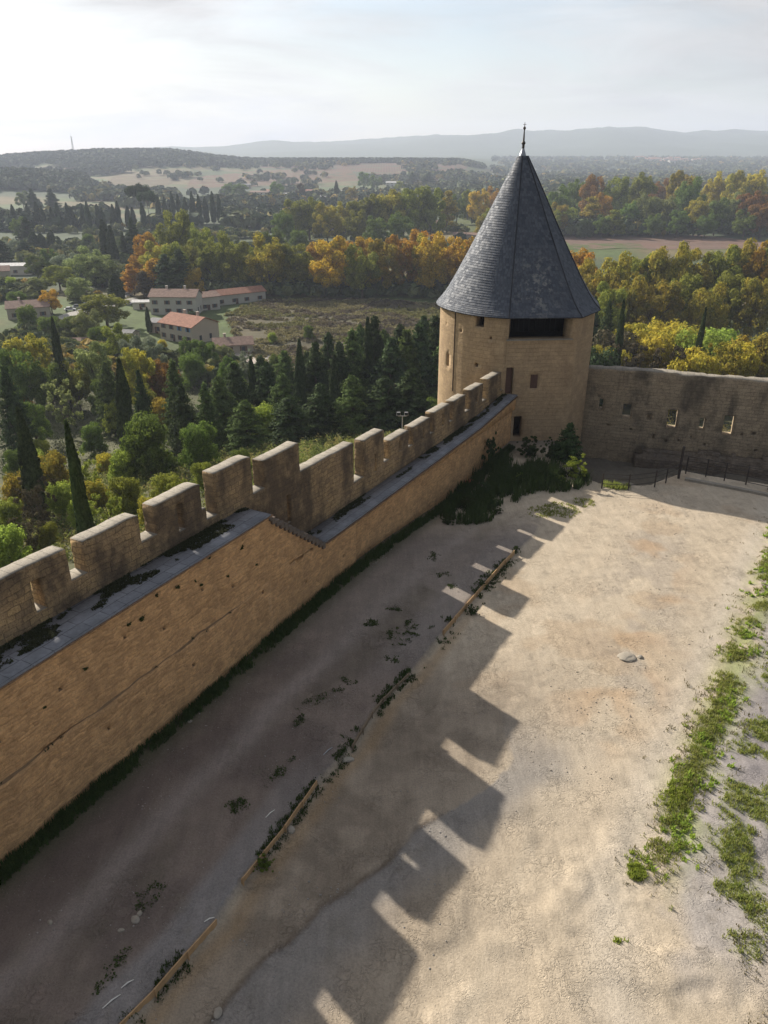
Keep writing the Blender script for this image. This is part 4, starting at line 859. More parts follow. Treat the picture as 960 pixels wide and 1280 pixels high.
# ------------------------------------------------------------------ far woods (stuff): thousands of small crowns that read as one mass
def woods(name,label,xs,ys,hs,ws,cols,leafn=26,mat=None):
    n=len(xs);Z=terr(xs,ys);k=leafn
    X=np.repeat(xs,k);Y=np.repeat(ys,k);Zb=np.repeat(Z,k);H=np.repeat(hs,k);Wd=np.repeat(ws,k)
    d=rdir(n*k);d[:,2]=np.abs(d[:,2])*1.2-.25
    P=np.stack([X+d[:,0]*Wd*.5,Y+d[:,1]*Wd*.5,Zb+H*.45+d[:,2]*H*.5],1)
    V,F=leaves(P,d*.7+rdir(n*k)*.4,1.0,1.2);c=np.repeat(P,4,axis=0);V=c+(V-c)*np.repeat(Wd,4)[:,None]*.42
    cc=np.repeat(cols,k*4,axis=0)*(.8+.4*np.repeat(rng.random(n*k),4))[:,None]
    o=mesh_np(name,V,F,mat,col=cc);meta(o,label,'woodland',kind='stuff');return o
mw=NT('far_foliage');va=mw.n('ShaderNodeVertexColor');va.layer_name='Col';mw.base(va.outputs[0])
PAL=np.array([(.06,.085,.038),(.08,.105,.042),(.115,.13,.05),(.24,.20,.055),(.17,.18,.06),(.34,.24,.06)])
def pick(n,w):return PAL[rng.choice(6,n,p=np.array(w)/sum(w))]
ls=NT('scrub_foliage');va=ls.n('ShaderNodeVertexColor');va.layer_name='Col';ls.base(va.outputs[0]);tt=ls.n('ShaderNodeBsdfTranslucent');ls.l(va.outputs[0],tt.inputs[0]);xx=ls.n('ShaderNodeMixShader');xx.inputs[0].default_value=.3;ls.l(ls.b.outputs[0],xx.inputs[1]);ls.l(tt.outputs[0],xx.inputs[2]);ls.l(xx.outputs[0],ls.out.inputs[0]);leafscrub=ls.m
def region(n,y0,y1,u0,u1,cond):
    y=np.exp(rng.uniform(math.log(y0),math.log(y1),n));u=rng.uniform(u0,u1,n);x=u*y;k=cond(x,y,u);return x[k],y[k]
# wooded hill on the left
x,y=region(7000,1500,2500,-.62,-.16,lambda x,y,u:(fbm(x/160,y/160,seed=201)>.36)&((y>1850)|(u<-.46)|(fbm(x/90,y/130,seed=202)>.56))&(y>1500+2200*np.clip(u+.42,0,1)))
woods('hill_woodland','dark woodland covering the low hill on the left skyline',x,y,9+6*rng.random(len(x)),11+6*rng.random(len(x)),pick(len(x),[6,3,1,0,0,0]),mat=mw.m)
x,y=region(2200,1150,1560,-.56,-.36,lambda x,y,u:np.exp(-((x+620)/170)**2-((y-1350)/190)**2)>.35)
woods('hill_woodland','rounded wooded knoll in front of the left hill',x,y,9+6*rng.random(len(x)),11+6*rng.random(len(x)),pick(len(x),[5,4,1,0,0,0]),mat=mw.m)
x,y=region(5200,620,1450,-.62,-.20,lambda x,y,u:(fbm(x/70,y/110,seed=203)>.585))
woods('distant_woodland','scattered dark hedges and copses on the left plain',x,y,7+6*rng.random(len(x)),9+5*rng.random(len(x)),pick(len(x),[5,4,2,1,1,0]),mat=mw.m)
x,y=region(6500,650,2200,-.30,.13,lambda x,y,u:(fbm(x/80,y/120,seed=204)>.60)|((np.abs(fbm(x/300,y/150,o=2,seed=209)-.5)<.012)))
woods('distant_woodland','scattered copses on the middle plain before the vineyards',x,y,7+5*rng.random(len(x)),9+5*rng.random(len(x)),pick(len(x),[4,4,3,1,2,1]),mat=mw.m)
x,y=region(9000,2080,2560,-.20,.12,lambda x,y,u:(y>2230)&(fbm(x/120,y/60,seed=205)>.42))
woods('skyline_trees','line of trees along the top of the vineyard slope',x,y,8+5*rng.random(len(x)),9+5*rng.random(len(x)),pick(len(x),[5,3,1,0,0,0]),leafn=18,mat=mw.m)
x,y=region(9000,760,4600,.02,.62,lambda x,y,u:(fbm(x/130,y/170,seed=206)>.40)&((u>.13)|(y<2300)&(fbm(x/90,y/100,seed=207)>.52)))
woods('distant_woodland','hazy woods filling the right plain up to the hills',x,y,9+7*rng.random(len(x)),13+8*rng.random(len(x)),pick(len(x),[6,5,3,1,2,.4]),mat=mw.m)
x,y=region(7000,420,640,.19,.60,lambda x,y,u:(y>585)&(fbm(x/60,y/60,seed=208)>.30))
woods('distant_woodland','undergrowth at foot of the trees beyond the brown field',x,y,7+6*rng.random(len(x)),7+4*rng.random(len(x)),pick(len(x),[5,5,3,1,1,.3]),leafn=30,mat=mw.m)
x,y=region(1500,300,350,-.27,.12,lambda x,y,u:(y>322))
woods('undergrowth','shaded undergrowth along the far edge of the meadow',x,y,3+3*rng.random(len(x)),4+2*rng.random(len(x)),pick(len(x),[5,5,2,0,1,0]),leafn=30,mat=mw.m)
def projpx(x,y,z):
    d=y*CT-(z-CAMZ)*ST;return 480+FPX*x/d,640-FPX*(y*ST+(z-CAMZ)*CT)/d
def opengarden(x,y,u):
    px,py=projpx(x,y,terr(x,y));farm=(px>165)&(px<350)&(py>345)&(py<450);lane=(px>55)&(px<185)&(np.abs(py-(400-(px-60)*.22))<14);villas=((px<75)&(py>380)&(py<402))|((px<50)&(py>328)&(py<358))
    return ~farm&~lane&~villas&(fbm(x/22,y/30,seed=210)>.47)
x,y=region(2600,185,420,-.56,-.20,opengarden)
woods('garden_scrub','small garden shrubs and hedges between the trees of the left valley',x,y,2+3.5*rng.random(len(x)),3+3*rng.random(len(x)),pick(len(x),[3,5,5,2,4,1]),leafn=46,mat=leafscrub)
x,y=region(2200,420,660,-.56,.10,lambda x,y,u:(fbm(x/60,y/22,seed=211)>.56))
woods('garden_scrub','hedgerow shrubs across the middle of the plain',x,y,3+4*rng.random(len(x)),4+4*rng.random(len(x)),pick(len(x),[4,5,4,2,4,1]),leafn=36,mat=leafscrub)
def scrub(n,x0,x1,y0,y1,cond,cols,label,hr=(.5,1.8),wr=(.8,2.0),k=60):
    x=rng.uniform(x0,x1,n);y=rng.uniform(y0,y1,n);s=np.maximum((x-L0[0])*nl[0]+(y-L0[1])*nl[1]-2.6,(x-R0[0])*nr[0]+(y-R0[1])*nr[1]-1.6)
    m=cond(x,y,s);x,y=x[m],y[m];n=len(x)
    Z=terr(x,y);hs=rng.uniform(*hr,n);ws=rng.uniform(*wr,n)
    X=np.repeat(x,k);Y=np.repeat(y,k);Zb=np.repeat(Z,k);H=np.repeat(hs,k);Wd=np.repeat(ws,k);d=rdir(n*k);d[:,2]=np.abs(d[:,2])
    rr=rng.random(n*k)**.4;P=np.stack([X+d[:,0]*Wd*.5*rr,Y+d[:,1]*Wd*.5*rr,Zb+d[:,2]*H*rr],1)
    V,F=leaves(P,rdir(n*k),1,1.4);c=np.repeat(P,4,axis=0);V=c+(V-c)*.17
    cc=np.repeat(np.array(cols)[rng.choice(len(cols),n)],k*4,axis=0)*(.75+.5*np.repeat(rng.random(n*k),4))[:,None]
    m2=leafscrub;o=mesh_np('ground_scrub',V,F,m2,col=cc);meta(o,label,'scrub',kind='stuff')
scrub(4600,-75,5,38,112,lambda x,y,s:(s>2)&(s<70)&(y<108),[(.24,.27,.07),(.18,.22,.055),(.30,.29,.09),(.13,.16,.045),(.30,.26,.09)],'rough grass and scrub covering slope below the battlements')
scrub(1500,-110,10,100,190,lambda x,y,s:(s>25),[(.06,.075,.03),(.09,.10,.035),(.04,.055,.022)],'shaded undergrowth beneath the trees of the slope',hr=(1,3),wr=(1.5,4),k=50)
scrub(900,18,85,62,125,lambda x,y,s:(s>1.5),[(.18,.15,.05),(.24,.19,.05),(.10,.12,.04),(.15,.12,.07)],'autumn scrub on ground behind the right wall',hr=(1,3),wr=(1.5,3.5),k=90)
def mscrub(poly,n,cols,label,w=(1,3.2),h=(.25,.9),k=22):
    P=np.array([hit(a,b)[:2] for a,b in poly]);x=rng.uniform(P[:,0].min(),P[:,0].max(),n);y=rng.uniform(P[:,1].min(),P[:,1].max(),n)
    m=poly_mask(x,y,[tuple(p) for p in P])&(fbm(x/14,y/9,o=3,seed=501)>.33);x,y=x[m],y[m];n=len(x);cc=np.array(cols)[np.clip((fbm(x/18,y/12,o=2,seed=502)*2.2-.6)*len(cols)+rng.random(n)-.5,0,len(cols)-1).astype(int)]
    Z=terr(x,y)+.1;W_=rng.uniform(*w,n);H_=rng.uniform(*h,n);X=np.repeat(x,k);Y=np.repeat(y,k);d=rdir(n*k);d[:,2]=np.abs(d[:,2])
    P=np.stack([X+d[:,0]*np.repeat(W_,k)*.5,Y+d[:,1]*np.repeat(W_,k)*.5,np.repeat(Z,k)+d[:,2]*np.repeat(H_,k)],1);V,F=leaves(P,rdir(n*k)+np.array((0,0,.8)),.55,1.3)
    o=mesh_np('meadow_weeds',V,F,leafscrub,col=np.repeat(cc,k*4,axis=0)*(.75+.5*np.repeat(rng.random(n*k),4))[:,None]);meta(o,label,'weeds',kind='stuff')
mscrub([(283,394),(300,384),(335,376),(440,374),(560,382),(575,440),(470,470),(360,470),(300,440)],5200,[(.20,.19,.07),(.17,.14,.08),(.13,.105,.075),(.24,.21,.10)],'tall dry weeds and herbs tangled over the whole meadow')
# ------------------------------------------------------------------ yard vegetation
def tufts(name,label,pts,h,blades,mat,spread=.12,width=.014,dens=None,droop=.5):
    pts=np.array(pts);n=len(pts)
    if not n:return
    X=np.repeat(pts[:,0],blades);Y=np.repeat(pts[:,1],blades);m=len(X);a=rng.random(m)*6.283;r=rng.random(m)*spread
    X=X+r*np.cos(a);Y=Y+r*np.sin(a);Z=cz(X,Y)-.01 if pts.shape[1]==2 else np.repeat(pts[:,2],blades)
    hh=h*(.4+.9*rng.random(m))*np.repeat(.6+.8*rng.random(n),blades);b=rng.random(m)*6.283;dx=np.cos(b);dy=np.sin(b);lean=droop*rng.random(m)*hh;w=width*(.6+.8*rng.random(m))
    px,py=-dy*w,dx*w
    v0=np.stack([X-px,Y-py,Z],1);v1=np.stack([X+px,Y+py,Z],1);v2=np.stack([X+px*.7+dx*lean*.45,Y+py*.7+dy*lean*.45,Z+hh*.65],1);v3=np.stack([X-px*.7+dx*lean*.45,Y-py*.7+dy*lean*.45,Z+hh*.65],1);v4=np.stack([X+dx*lean,Y+dy*lean,Z+hh],1)
    V=np.stack([v0,v1,v2,v3,v4],1).reshape(-1,3);i=np.arange(m)*5;F=np.concatenate([np.stack([i,i+1,i+2],1),np.stack([i,i+2,i+3],1),np.stack([i+3,i+2,i+4],1)])
    o=mesh_np(name,V,F,mat);meta(o,label,'grass',kind='stuff');return o
def scat(n,x0,x1,y0,y1,f):
    x=rng.uniform(x0,x1,n);y=rng.uniform(y0,y1,n);k=rng.random(n)<f(x,y);return np.stack([x[k],y[k]],1)
geo_=lambda x,y:x-np.interp(y,GE[:,1],GE[:,0])
f1=lambda x,y:np.exp(-((geo_(x,y)-.75)/.55)**2)*sstep(.41,.54,fbm(x/.9,y/.9,o=4,seed=301))*sstep(16.0,17.5,y)
p=scat(90000,6,30,15.5,46,f1);tufts('grass_strip','strip of green grass and weeds along the right edge of the sand',p,.12,11,LEAF['grass'],spread=.14)
f1b=lambda x,y:np.exp(-((geo_(x,y)-1.0)/.7)**2)*sstep(.48,.6,fbm(x/.7,y/.7,o=3,seed=304))*sstep(16.0,17.5,y)
p=scat(20000,6,30,15.5,46,f1b);tufts('grass_strip','dark clover clumps within the grass strip',p,.12,12,LEAF['bright'],spread=.10,width=.03,droop=1.2)
f2=lambda x,y:np.exp(-((geo_(x,y)-3.1)/.9)**2)*sstep(.42,.55,fbm(x/1.1,y/1.1,o=3,seed=302))*sstep(13,15,y)*sstep(30,24,y)
p=scat(42000,8,26,12.5,30,f2);tufts('grass_patches','dense green grass patches on the gravel at the right',p,.11,11,LEAF['grass'],spread=.13)
f3=lambda x,y:.35*sstep(.5,.62,fbm(x/.8,y/.8,o=3,seed=303))*sstep(2.4,3.6,geo_(x,y))
f4=lambda x,y:np.exp(-((geo_(x,y)-1.3)/1.5)**2)*.5*sstep(.40,.6,fbm(x/.6,y/.6,o=3,seed=306))*sstep(14.5,17,y)
p=scat(26000,6,30,13.5,46,f4);tufts('dry_grass','dry straw coloured grass mixed along the edges of the green strip',p,.10,7,LEAF['drygrass'],spread=.16)
p=scat(14000,8,20,10,17,f3);tufts('dry_weeds','sparse dry weeds in the lower right corner of yard',p,.08,6,LEAF['drygrass'],spread=.15)
def blob(cx,cy,r,n):
    a=rng.random(n)*6.283;q=r*np.sqrt(rng.random(n));return np.stack([cx+q*np.cos(a),cy+q*np.sin(a)],1)
def px2(px,py,z=0):return onz(px,py,z)
# weeds at the foot of the long wall
def alongwall(n,a0,a1,w0,w1):
    a=rng.uniform(a0,a1,n);w=-(w0+(w1-w0)*rng.random(n)**1.5);q=lmap(a,w,np.zeros(n));return q[:,:2]
q=alongwall(5200,-6,42,.14,.62);k=rng.random(len(q))<.18+.82*(fbm(q[:,0]/.9,q[:,1]/.9,seed=310)>.47);tufts('wall_foot_weeds','dark weeds growing along the foot of the curtain wall',q[k],.24,10,LEAF['weed'],spread=.16,width=.022)
# boards line weeds
def line_pts(a,b,n,w):
    t=rng.random(n);y=a+(b-a)*t;x=np.interp(y,PLy,PLx)+rng.normal(size=n)*w;return np.stack([x,y],1)
def nf(p):
    return p[fbm(p[:,0]/.7,p[:,1]/.7,o=3,seed=330)>.52]
tufts('edging_weeds','green weeds straggling along the board edging',np.concatenate([nf(line_pts(20.0,27.5,900,.16)),nf(line_pts(27.5,36.5,750,.26)),nf(line_pts(16.5,20,260,.14)),nf(line_pts(11,14,200,.16))]),.09,9,LEAF['weed'],spread=.12,width=.018)
ap=[blob(*px2(500,800),.7,90),blob(*px2(480,830),.5,70),blob(*px2(455,790),.35,40),blob(*px2(515,785),.35,40),blob(*px2(430,860),.4,50),blob(*px2(380,905),.3,35),blob(*px2(350,970),.3,35),blob(*px2(290,1020),.35,40),blob(*px2(200,1120),.3,25),blob(*px2(505,760),.3,25),blob(*px2(560,720),.3,20),blob(*px2(570,735),.3,25),blob(*px2(395,880),.3,25),blob(*px2(120,1235),.3,25),blob(*px2(540,700),.4,30)]
ap=np.concatenate(ap);ap=ap+(fbm(ap[:,1:]/.6,ap[:,:1]/.6,o=2,seed=331)-.5)*1.6;ap=ap[fbm(ap[:,0]/.4,ap[:,1]/.4,o=3,seed=332)>.42]
tufts('alley_weeds','low dark weed patches scattered in the shaded alley',ap,.05,8,LEAF['weed'],spread=.14,width=.03,droop=1.5)
p=np.concatenate([blob(*px2(700,638),1.2,170),blob(*px2(675,640),.8,60),blob(*px2(730,628),.7,60)]);tufts('grass_patch','thin green grass patch at the end of merlon shadows',p,.10,8,LEAF['grass'],spread=.15,width=.02)
p=np.concatenate([blob(*px2(850,988),.42,240),blob(*px2(842,1000),.5,90),blob(*px2(796,1088),.30,230),blob(*px2(800,1075),.42,60),blob(*px2(775,1172),.16,60)]);p=p[fbm(p[:,0]/.16,p[:,1]/.16,o=2,seed=351)>.40];tufts('grass_tufts','three lone green tufts standing on the sand',p,.11,9,LEAF['bright'],spread=.09)
p=np.concatenate([blob(*px2(603,617),2.3,620),blob(*px2(585,640),1.6,300),blob(*px2(640,608),1.6,170)]);p=p[fbm(p[:,0]/.8,p[:,1]/.8,o=3,seed=341)>.44];tufts('shaded_weeds','tall dark weeds in shade near foot of tower',p,.55,9,LEAF['weed'],spread=.25,width=.03)
p=np.concatenate([blob(*px2(690,598),2.5,600),blob(*px2(655,596),2.3,420),blob(*px2(635,590),2.4,420)]);p=p[fbm(p[:,0]/.8,p[:,1]/.8,o=3,seed=342)>.43];tufts('shaded_weeds','tall grass tangle in front of the tower door',p,.6,9,LEAF['weed'],spread=.25,width=.03)
p=blob(*px2(770,606),.9,260);tufts('grass_patch','small yellow green grass patch beside the railing',p,.25,9,LEAF['grass'],spread=.2,width=.02)
# moss on the walk
a=rng.uniform(-8,13.1,5200);w=wfoot(a)*(1-.62*rng.random(5200)**1.3);k=fbm(a*.9,w*1.6,seed=320)>(.44+.25*(wfoot(a)-w)/wfoot(a)-.02);a,w=a[k],w[k];q=lmap(a,w,np.full(len(a),6.14))
tufts('walkway_moss','dark moss and weeds along the inner side of the upper wall walk',q,.05,12,LEAF['moss'],spread=.09,width=.03,droop=1.5)
a=rng.uniform(17.6,43,3000);w=wfoot(a)*(1-.45*rng.random(3000)**1.5);k=fbm(a*1.1,w*2,seed=321)>.50;a,w=a[k],w[k];q=lmap(a,w,walkz(a)+.12)
tufts('walkway_moss','dark moss along the inner side of the lower wall walk',q,.045,11,LEAF['moss'],spread=.09,width=.028,droop=1.5)
a=rng.uniform(-8,12.5,150);w=-.03-.16*rng.random(150);k=fbm(a*1.2,w*0,seed=322)>.50;a,w=a[k],w[k];q=lmap(a,w,np.full(len(a),3.0)+.25*(fbm(a*.6,a*0,seed=4)-.5))
a=a[:14];q=q[:14]
tufts('ledge_moss','dry moss and weeds along the ledge low on the ochre wall',q,.06,8,LEAF['moss'],spread=.08,width=.025,droop=1.5)
# wall plants
wp=[]
for pa,pz in [(9.2,5.85),(8.3,5.3),(8.6,5.0),(6.3,5.75),(4.9,5.35),(5.5,5.2),(2.9,4.8),(1.2,4.4),(7.4,5.5),(11.2,5.4),(12.0,4.2),(10.2,4.6)]:
    for k in range(random.choice([2,5,7])):wp.append(lmap(np.array([pa+random.uniform(-.07,.07)]),np.array([-.03]),np.array([pz+random.uniform(-.05,.05)]))[0])
tufts('wall_plants','small tufts rooted in joints of the ochre wall face',np.array(wp),.07,6,LEAF['weed'],spread=.05,width=.03,droop=1.5)
def ybush(px,py,zb,h,w,col,label,kind='shrub',X=None,Y=None):
    x,y=onz(px,py,zb) if X is None else (X,Y);put_tree(kind,x,y,cz1(x,y)-.05,h,w,col,label,'bushes in the yard')
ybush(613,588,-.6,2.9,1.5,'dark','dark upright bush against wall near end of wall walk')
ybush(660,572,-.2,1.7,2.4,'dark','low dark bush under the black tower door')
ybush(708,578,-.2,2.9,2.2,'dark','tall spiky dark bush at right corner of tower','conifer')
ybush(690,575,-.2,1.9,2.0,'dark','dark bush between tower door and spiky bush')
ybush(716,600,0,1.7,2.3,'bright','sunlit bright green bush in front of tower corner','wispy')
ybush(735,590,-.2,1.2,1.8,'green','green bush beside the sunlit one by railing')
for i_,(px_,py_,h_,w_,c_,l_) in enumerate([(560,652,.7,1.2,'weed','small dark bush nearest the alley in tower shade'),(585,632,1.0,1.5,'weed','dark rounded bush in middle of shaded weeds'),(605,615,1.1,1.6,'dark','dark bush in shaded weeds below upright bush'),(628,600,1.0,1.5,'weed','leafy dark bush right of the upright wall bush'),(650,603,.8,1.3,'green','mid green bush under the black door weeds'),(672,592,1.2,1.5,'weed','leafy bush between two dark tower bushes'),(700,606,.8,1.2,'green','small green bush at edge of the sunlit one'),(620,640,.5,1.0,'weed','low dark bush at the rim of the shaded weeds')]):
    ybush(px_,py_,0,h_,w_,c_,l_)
ybush(330,1085,0,.55,.75,'green','small dark green bush beside lower board edging')
ybush(600,735,.1,.45,.7,'weed','small weed bush under the upper board edging')
ybush(590,765,.1,.55,.8,'weed','larger weed bush under the middle of upper board edging')
ybush(645,690,.1,.5,.6,'weed','weed bush at top end of the board edging')
# ------------------------------------------------------------------ yard objects
def boards(ya,yb,label,n,mat,h=.24):
    r=empty('board_edging',(float(np.interp(ya,PLy,PLx)),ya,0),label,'edging','board edgings across the yard')
    ys=np.linspace(ya,yb,n+1)
    for i in range(n):
        p=(float(np.interp(ys[i],PLy,PLx))+.02,ys[i]);q=(float(np.interp(ys[i+1],PLy,PLx))+.02,ys[i+1]);zz=max(cz1(p[0]-.3,p[1]),cz1(q[0]-.3,q[1]))
        o=MB().bar((p[0],p[1],zz-.06),(q[0],q[1],zz-.06+random.uniform(-.04,.04)),.035,h).build('board',mat,r);o.location=(-r.location[0],-r.location[1],0)
        o=MB().tube([(p[0]+.05,p[1],zz-.3),(p[0]+.05,p[1],zz+.12)],.025,6).build('stake',mat,r);o.location=(-r.location[0],-r.location[1],0)
boards(10.6,14.7,'orange board edging at lower left beside grey track',4,M['plank'])
boards(16.0,20.0,'weathered board edging beside small green bush',4,M['plank'],.2)
boards(21.8,26.2,'thin dark board edging half hidden in weeds',5,plain('old_board',(.2,.15,.1),.9),.14)
boards(29.2,37.0,'bright orange board edging crossed by light strips',7,M['plank'],.3)
def rock(px,py,s,label,flat=.5,X=None,Y=None,group='stones in the yard',mat=None):
    x,y=onz(px,py) if X is None else (X,Y)
    me=bpy.data.meshes.new('rock');import bmesh as bm_;b=bm_.new();bm_.ops.create_icosphere(b,subdivisions=3,radius=1)
    sd=random.random()*50
    for v in b.verts:
        c=v.co;k=.65+.7*float(fbm(c.x*1.1+sd,c.y*1.1,c.z*1.1,o=3,seed=6));v.co=c*k
    b.to_mesh(me);b.free();me.materials.append(mat or M['rock']);o=bpy.data.objects.new('rock',me);COL.objects.link(o);o.scale=(s,s*random.uniform(.6,.9),s*flat);o.rotation_euler=(0,0,random.random()*6)
    o.location=(x,y,cz1(x,y)+s*flat*.2);meta(o,label,'rock',group)
rock(783,822,.42,'flat pale stone half buried in middle of yard',.25)
rock(800,822,.13,'small dark stone beside the flat pale stone',.6)
rock(365,938,.0,'',.5) if False else None
rock(434,950,.22,'pale stone at the lower end of weedy edging',.4)
rock(364,1038,.17,'beige stone beside the lower board edging',.6)
rock(171,1158,.14,'largest pale stone of cluster in dark alley',.6);rock(176,1150,.09,'small grey stone behind largest in dark alley cluster',.6);rock(153,1171,.10,'pale stone left of the cluster in dark alley',.5)
rock(65,1161,.09,'lone pale stone in alley at far left',.6);rock(238,907,.09,'pale stone near wall foot in alley',.5)
rock(272,1264,.14,'pale stone near bottom edge in shade',.5)
rock(735,600,.9,'long pale rock slab in front of the pit',.22,X=16.3,Y=51.5);rock(0,0,1.3,'broad pale rock in pit beside tower bushes',.25,X=18.2,Y=52.2);rock(0,0,.8,'pale rock left of the pit under bushes',.25,X=13.6,Y=50.2)
rock(690,602,.35,'flat grey stone behind the first light strip',.2)
# scattered gravel
def gravel(n,f,label,x0,x1,y0,y1,smin,smax,col):
    p=scat(n,x0,x1,y0,y1,f);n=len(p);s=rng.uniform(smin,smax,n)*rng.random(n)**.5
    oc=np.array([(1,0,0),(0,1,0),(-1,0,0),(0,-1,0),(0,0,.8),(0,0,-.8)]);V=oc[None]*s[:,None,None]*(.6+.7*rng.random((n,6,1)));V+=np.stack([p[:,0],p[:,1],cz(p[:,0],p[:,1])+s*.2],1)[:,None]
    f0=np.array([(0,1,4),(1,2,4),(2,3,4),(3,0,4),(1,0,5),(2,1,5),(3,2,5),(0,3,5)]);F=(np.arange(n)[:,None,None]*6+f0[None]).reshape(-1,3)
    o=mesh_np('gravel',V.reshape(-1,3),F,plain('gravel_stone',col,.95,var=.4,scale=9));meta(o,label,'gravel',kind='stuff')
gravel(9000,lambda x,y:np.exp(-((x-(.42*y-1.0))/2.4)**2)*sstep(.42,.55,fbm(x/2,y/2,seed=401)),'loose stones strewn over the stony middle of the yard',2,22,20,47,.012,.05,(.36,.31,.25))
gravel(5000,lambda x,y:sstep(0,-.5,x-np.interp(y,PLy,PLx))*sstep(.5,.6,fbm(x/1.6,y/1.6,seed=402)),'loose stones in the shaded alley',-10,8,11,44,.012,.05,(.32,.28,.25))
gravel(2600,lambda x,y:sstep(0,.8,x-np.interp(y,PLy,PLx))*sstep(8,3,x-np.interp(y,PLy,PLx))*sstep(.5,.6,fbm(x/1.3,y/1.3,seed=403)),'grey rubble bits at the lower bank',-6,6,10,20,.012,.045,(.3,.28,.26))
# pieces of bleached wood
for px,py,l,a,lab in [(338,1019,.42,.9,'thin bleached stick lying in the alley'),(262,1152,.3,.5,'bleached wood splinter at end of orange board'),(160,1232,.35,.7,'bleached stick near bottom of alley'),(140,1254,.5,.8,'longer bleached stick at very bottom of alley'),(410,940,.5,.9,'grey broken branch lying beside weedy edging')]:
    x,y=onz(px,py,.2);z=cz1(x,y)+.02;o=MB().tube([(x-l/2*math.cos(a),y-l/2*math.sin(a),z),(x,y+.02,z+.02),(x+l/2*math.cos(a),y+l/2*math.sin(a),z)],[.012,.02,.01],6).build('stick',M['white'] if 'grey' not in lab else M['galv']);meta(o,lab,'stick','sticks lying in the yard')
x,y=onz(587,603,-.3);o=MB().box((x,y,cz1(x,y)+.12),(.7,.35,.22),.5,.8).box((x+.1,y,cz1(x,y)+.26),(.3,.25,.08),.5,.8).build('plastic_tub',M['redcloth']);meta(o,'faded red plastic tub lying in dark weeds at the wall foot','tub')
# railing
def railing(pts,hs,label,rails,mesh=False,ph=1.1):
    r=empty('railing',(pts[0][0],pts[0][1],0),label,'railing');lo=(-pts[0][0],-pts[0][1],0);P=[]
    for (x,y),h in zip(pts,hs):
        z=cz1(x,y);P.append((x,y,z));o=MB().tube([(x,y,z-.2),(x,y,z+h)],.045 if h<1.6 else .09,8).build('post',M['metal'],r);o.location=lo
    for t in rails:
        mb=MB()
        for a,b in zip(P,P[1:]):
            mb.tube([(a[0],a[1],a[2]+t),(b[0],b[1],b[2]+t)],.022,6)
        o=mb.build('rail',M['metal'],r);o.location=lo
E1=[onz(752,611),onz(785,613),onz(818,609),onz(832,604),onz(848,598)]
railing(E1,[1.1,1.15,1.2,1.1,2.3],'low iron post railing in front of the pit',[.35,.75,1.05])
railing([onz(857,592),onz(882,596),onz(905,601),onz(932,606),onz(960,612),onz(1000,620),onz(1060,632)],[1.3]*7,'dark iron railing along the ledge below right wall',[.2,.6,.95,1.25])
kb=MB();pp=[onz(856,600),onz(905,609),onz(960,620),onz(1020,632),(30,41)]
for a,b in zip(pp,pp[1:]):kb.bar((a[0],a[1],.06),(b[0],b[1],.06),.3,.22)
o=kb.build('kerb',M['captop']);meta(o,'low pale stone kerb along edge of yard by railing','kerb')
# rubble wall that retains the yard in front of the ledge
# floodlight behind the parapet
D=ray(503,520);t=62/D[1];fx,fy,fz=D[0]*t,62.0,CAMZ+D[2]*t;gz=float(terr(fx,fy))
fl=empty('floodlight_mast',(fx,fy,gz),'slim grey mast with two floodlights behind the battlements','floodlight')
MB().tube([(0,0,0),(0,0,fz-gz)],[.06,.04],8).build('pole',M['galv'],fl);MB().bar((-.35,0,fz-gz),(.35,0,fz-gz),.05,.05).build('crossbar',M['galv'],fl)
for s in(-1,1):
    o=MB().box((s*.33,-.08,fz-gz+.22),(.34,.14,.30),0,.9).box((s*.33,.02,fz-gz+.05),(.05,.05,.1)).build('lamp_head',M['galv'],fl);g=MB().box((s*.33,-.16,fz-gz+.22),(.28,.01,.24)).build('lamp_glass',M['glass'],o)
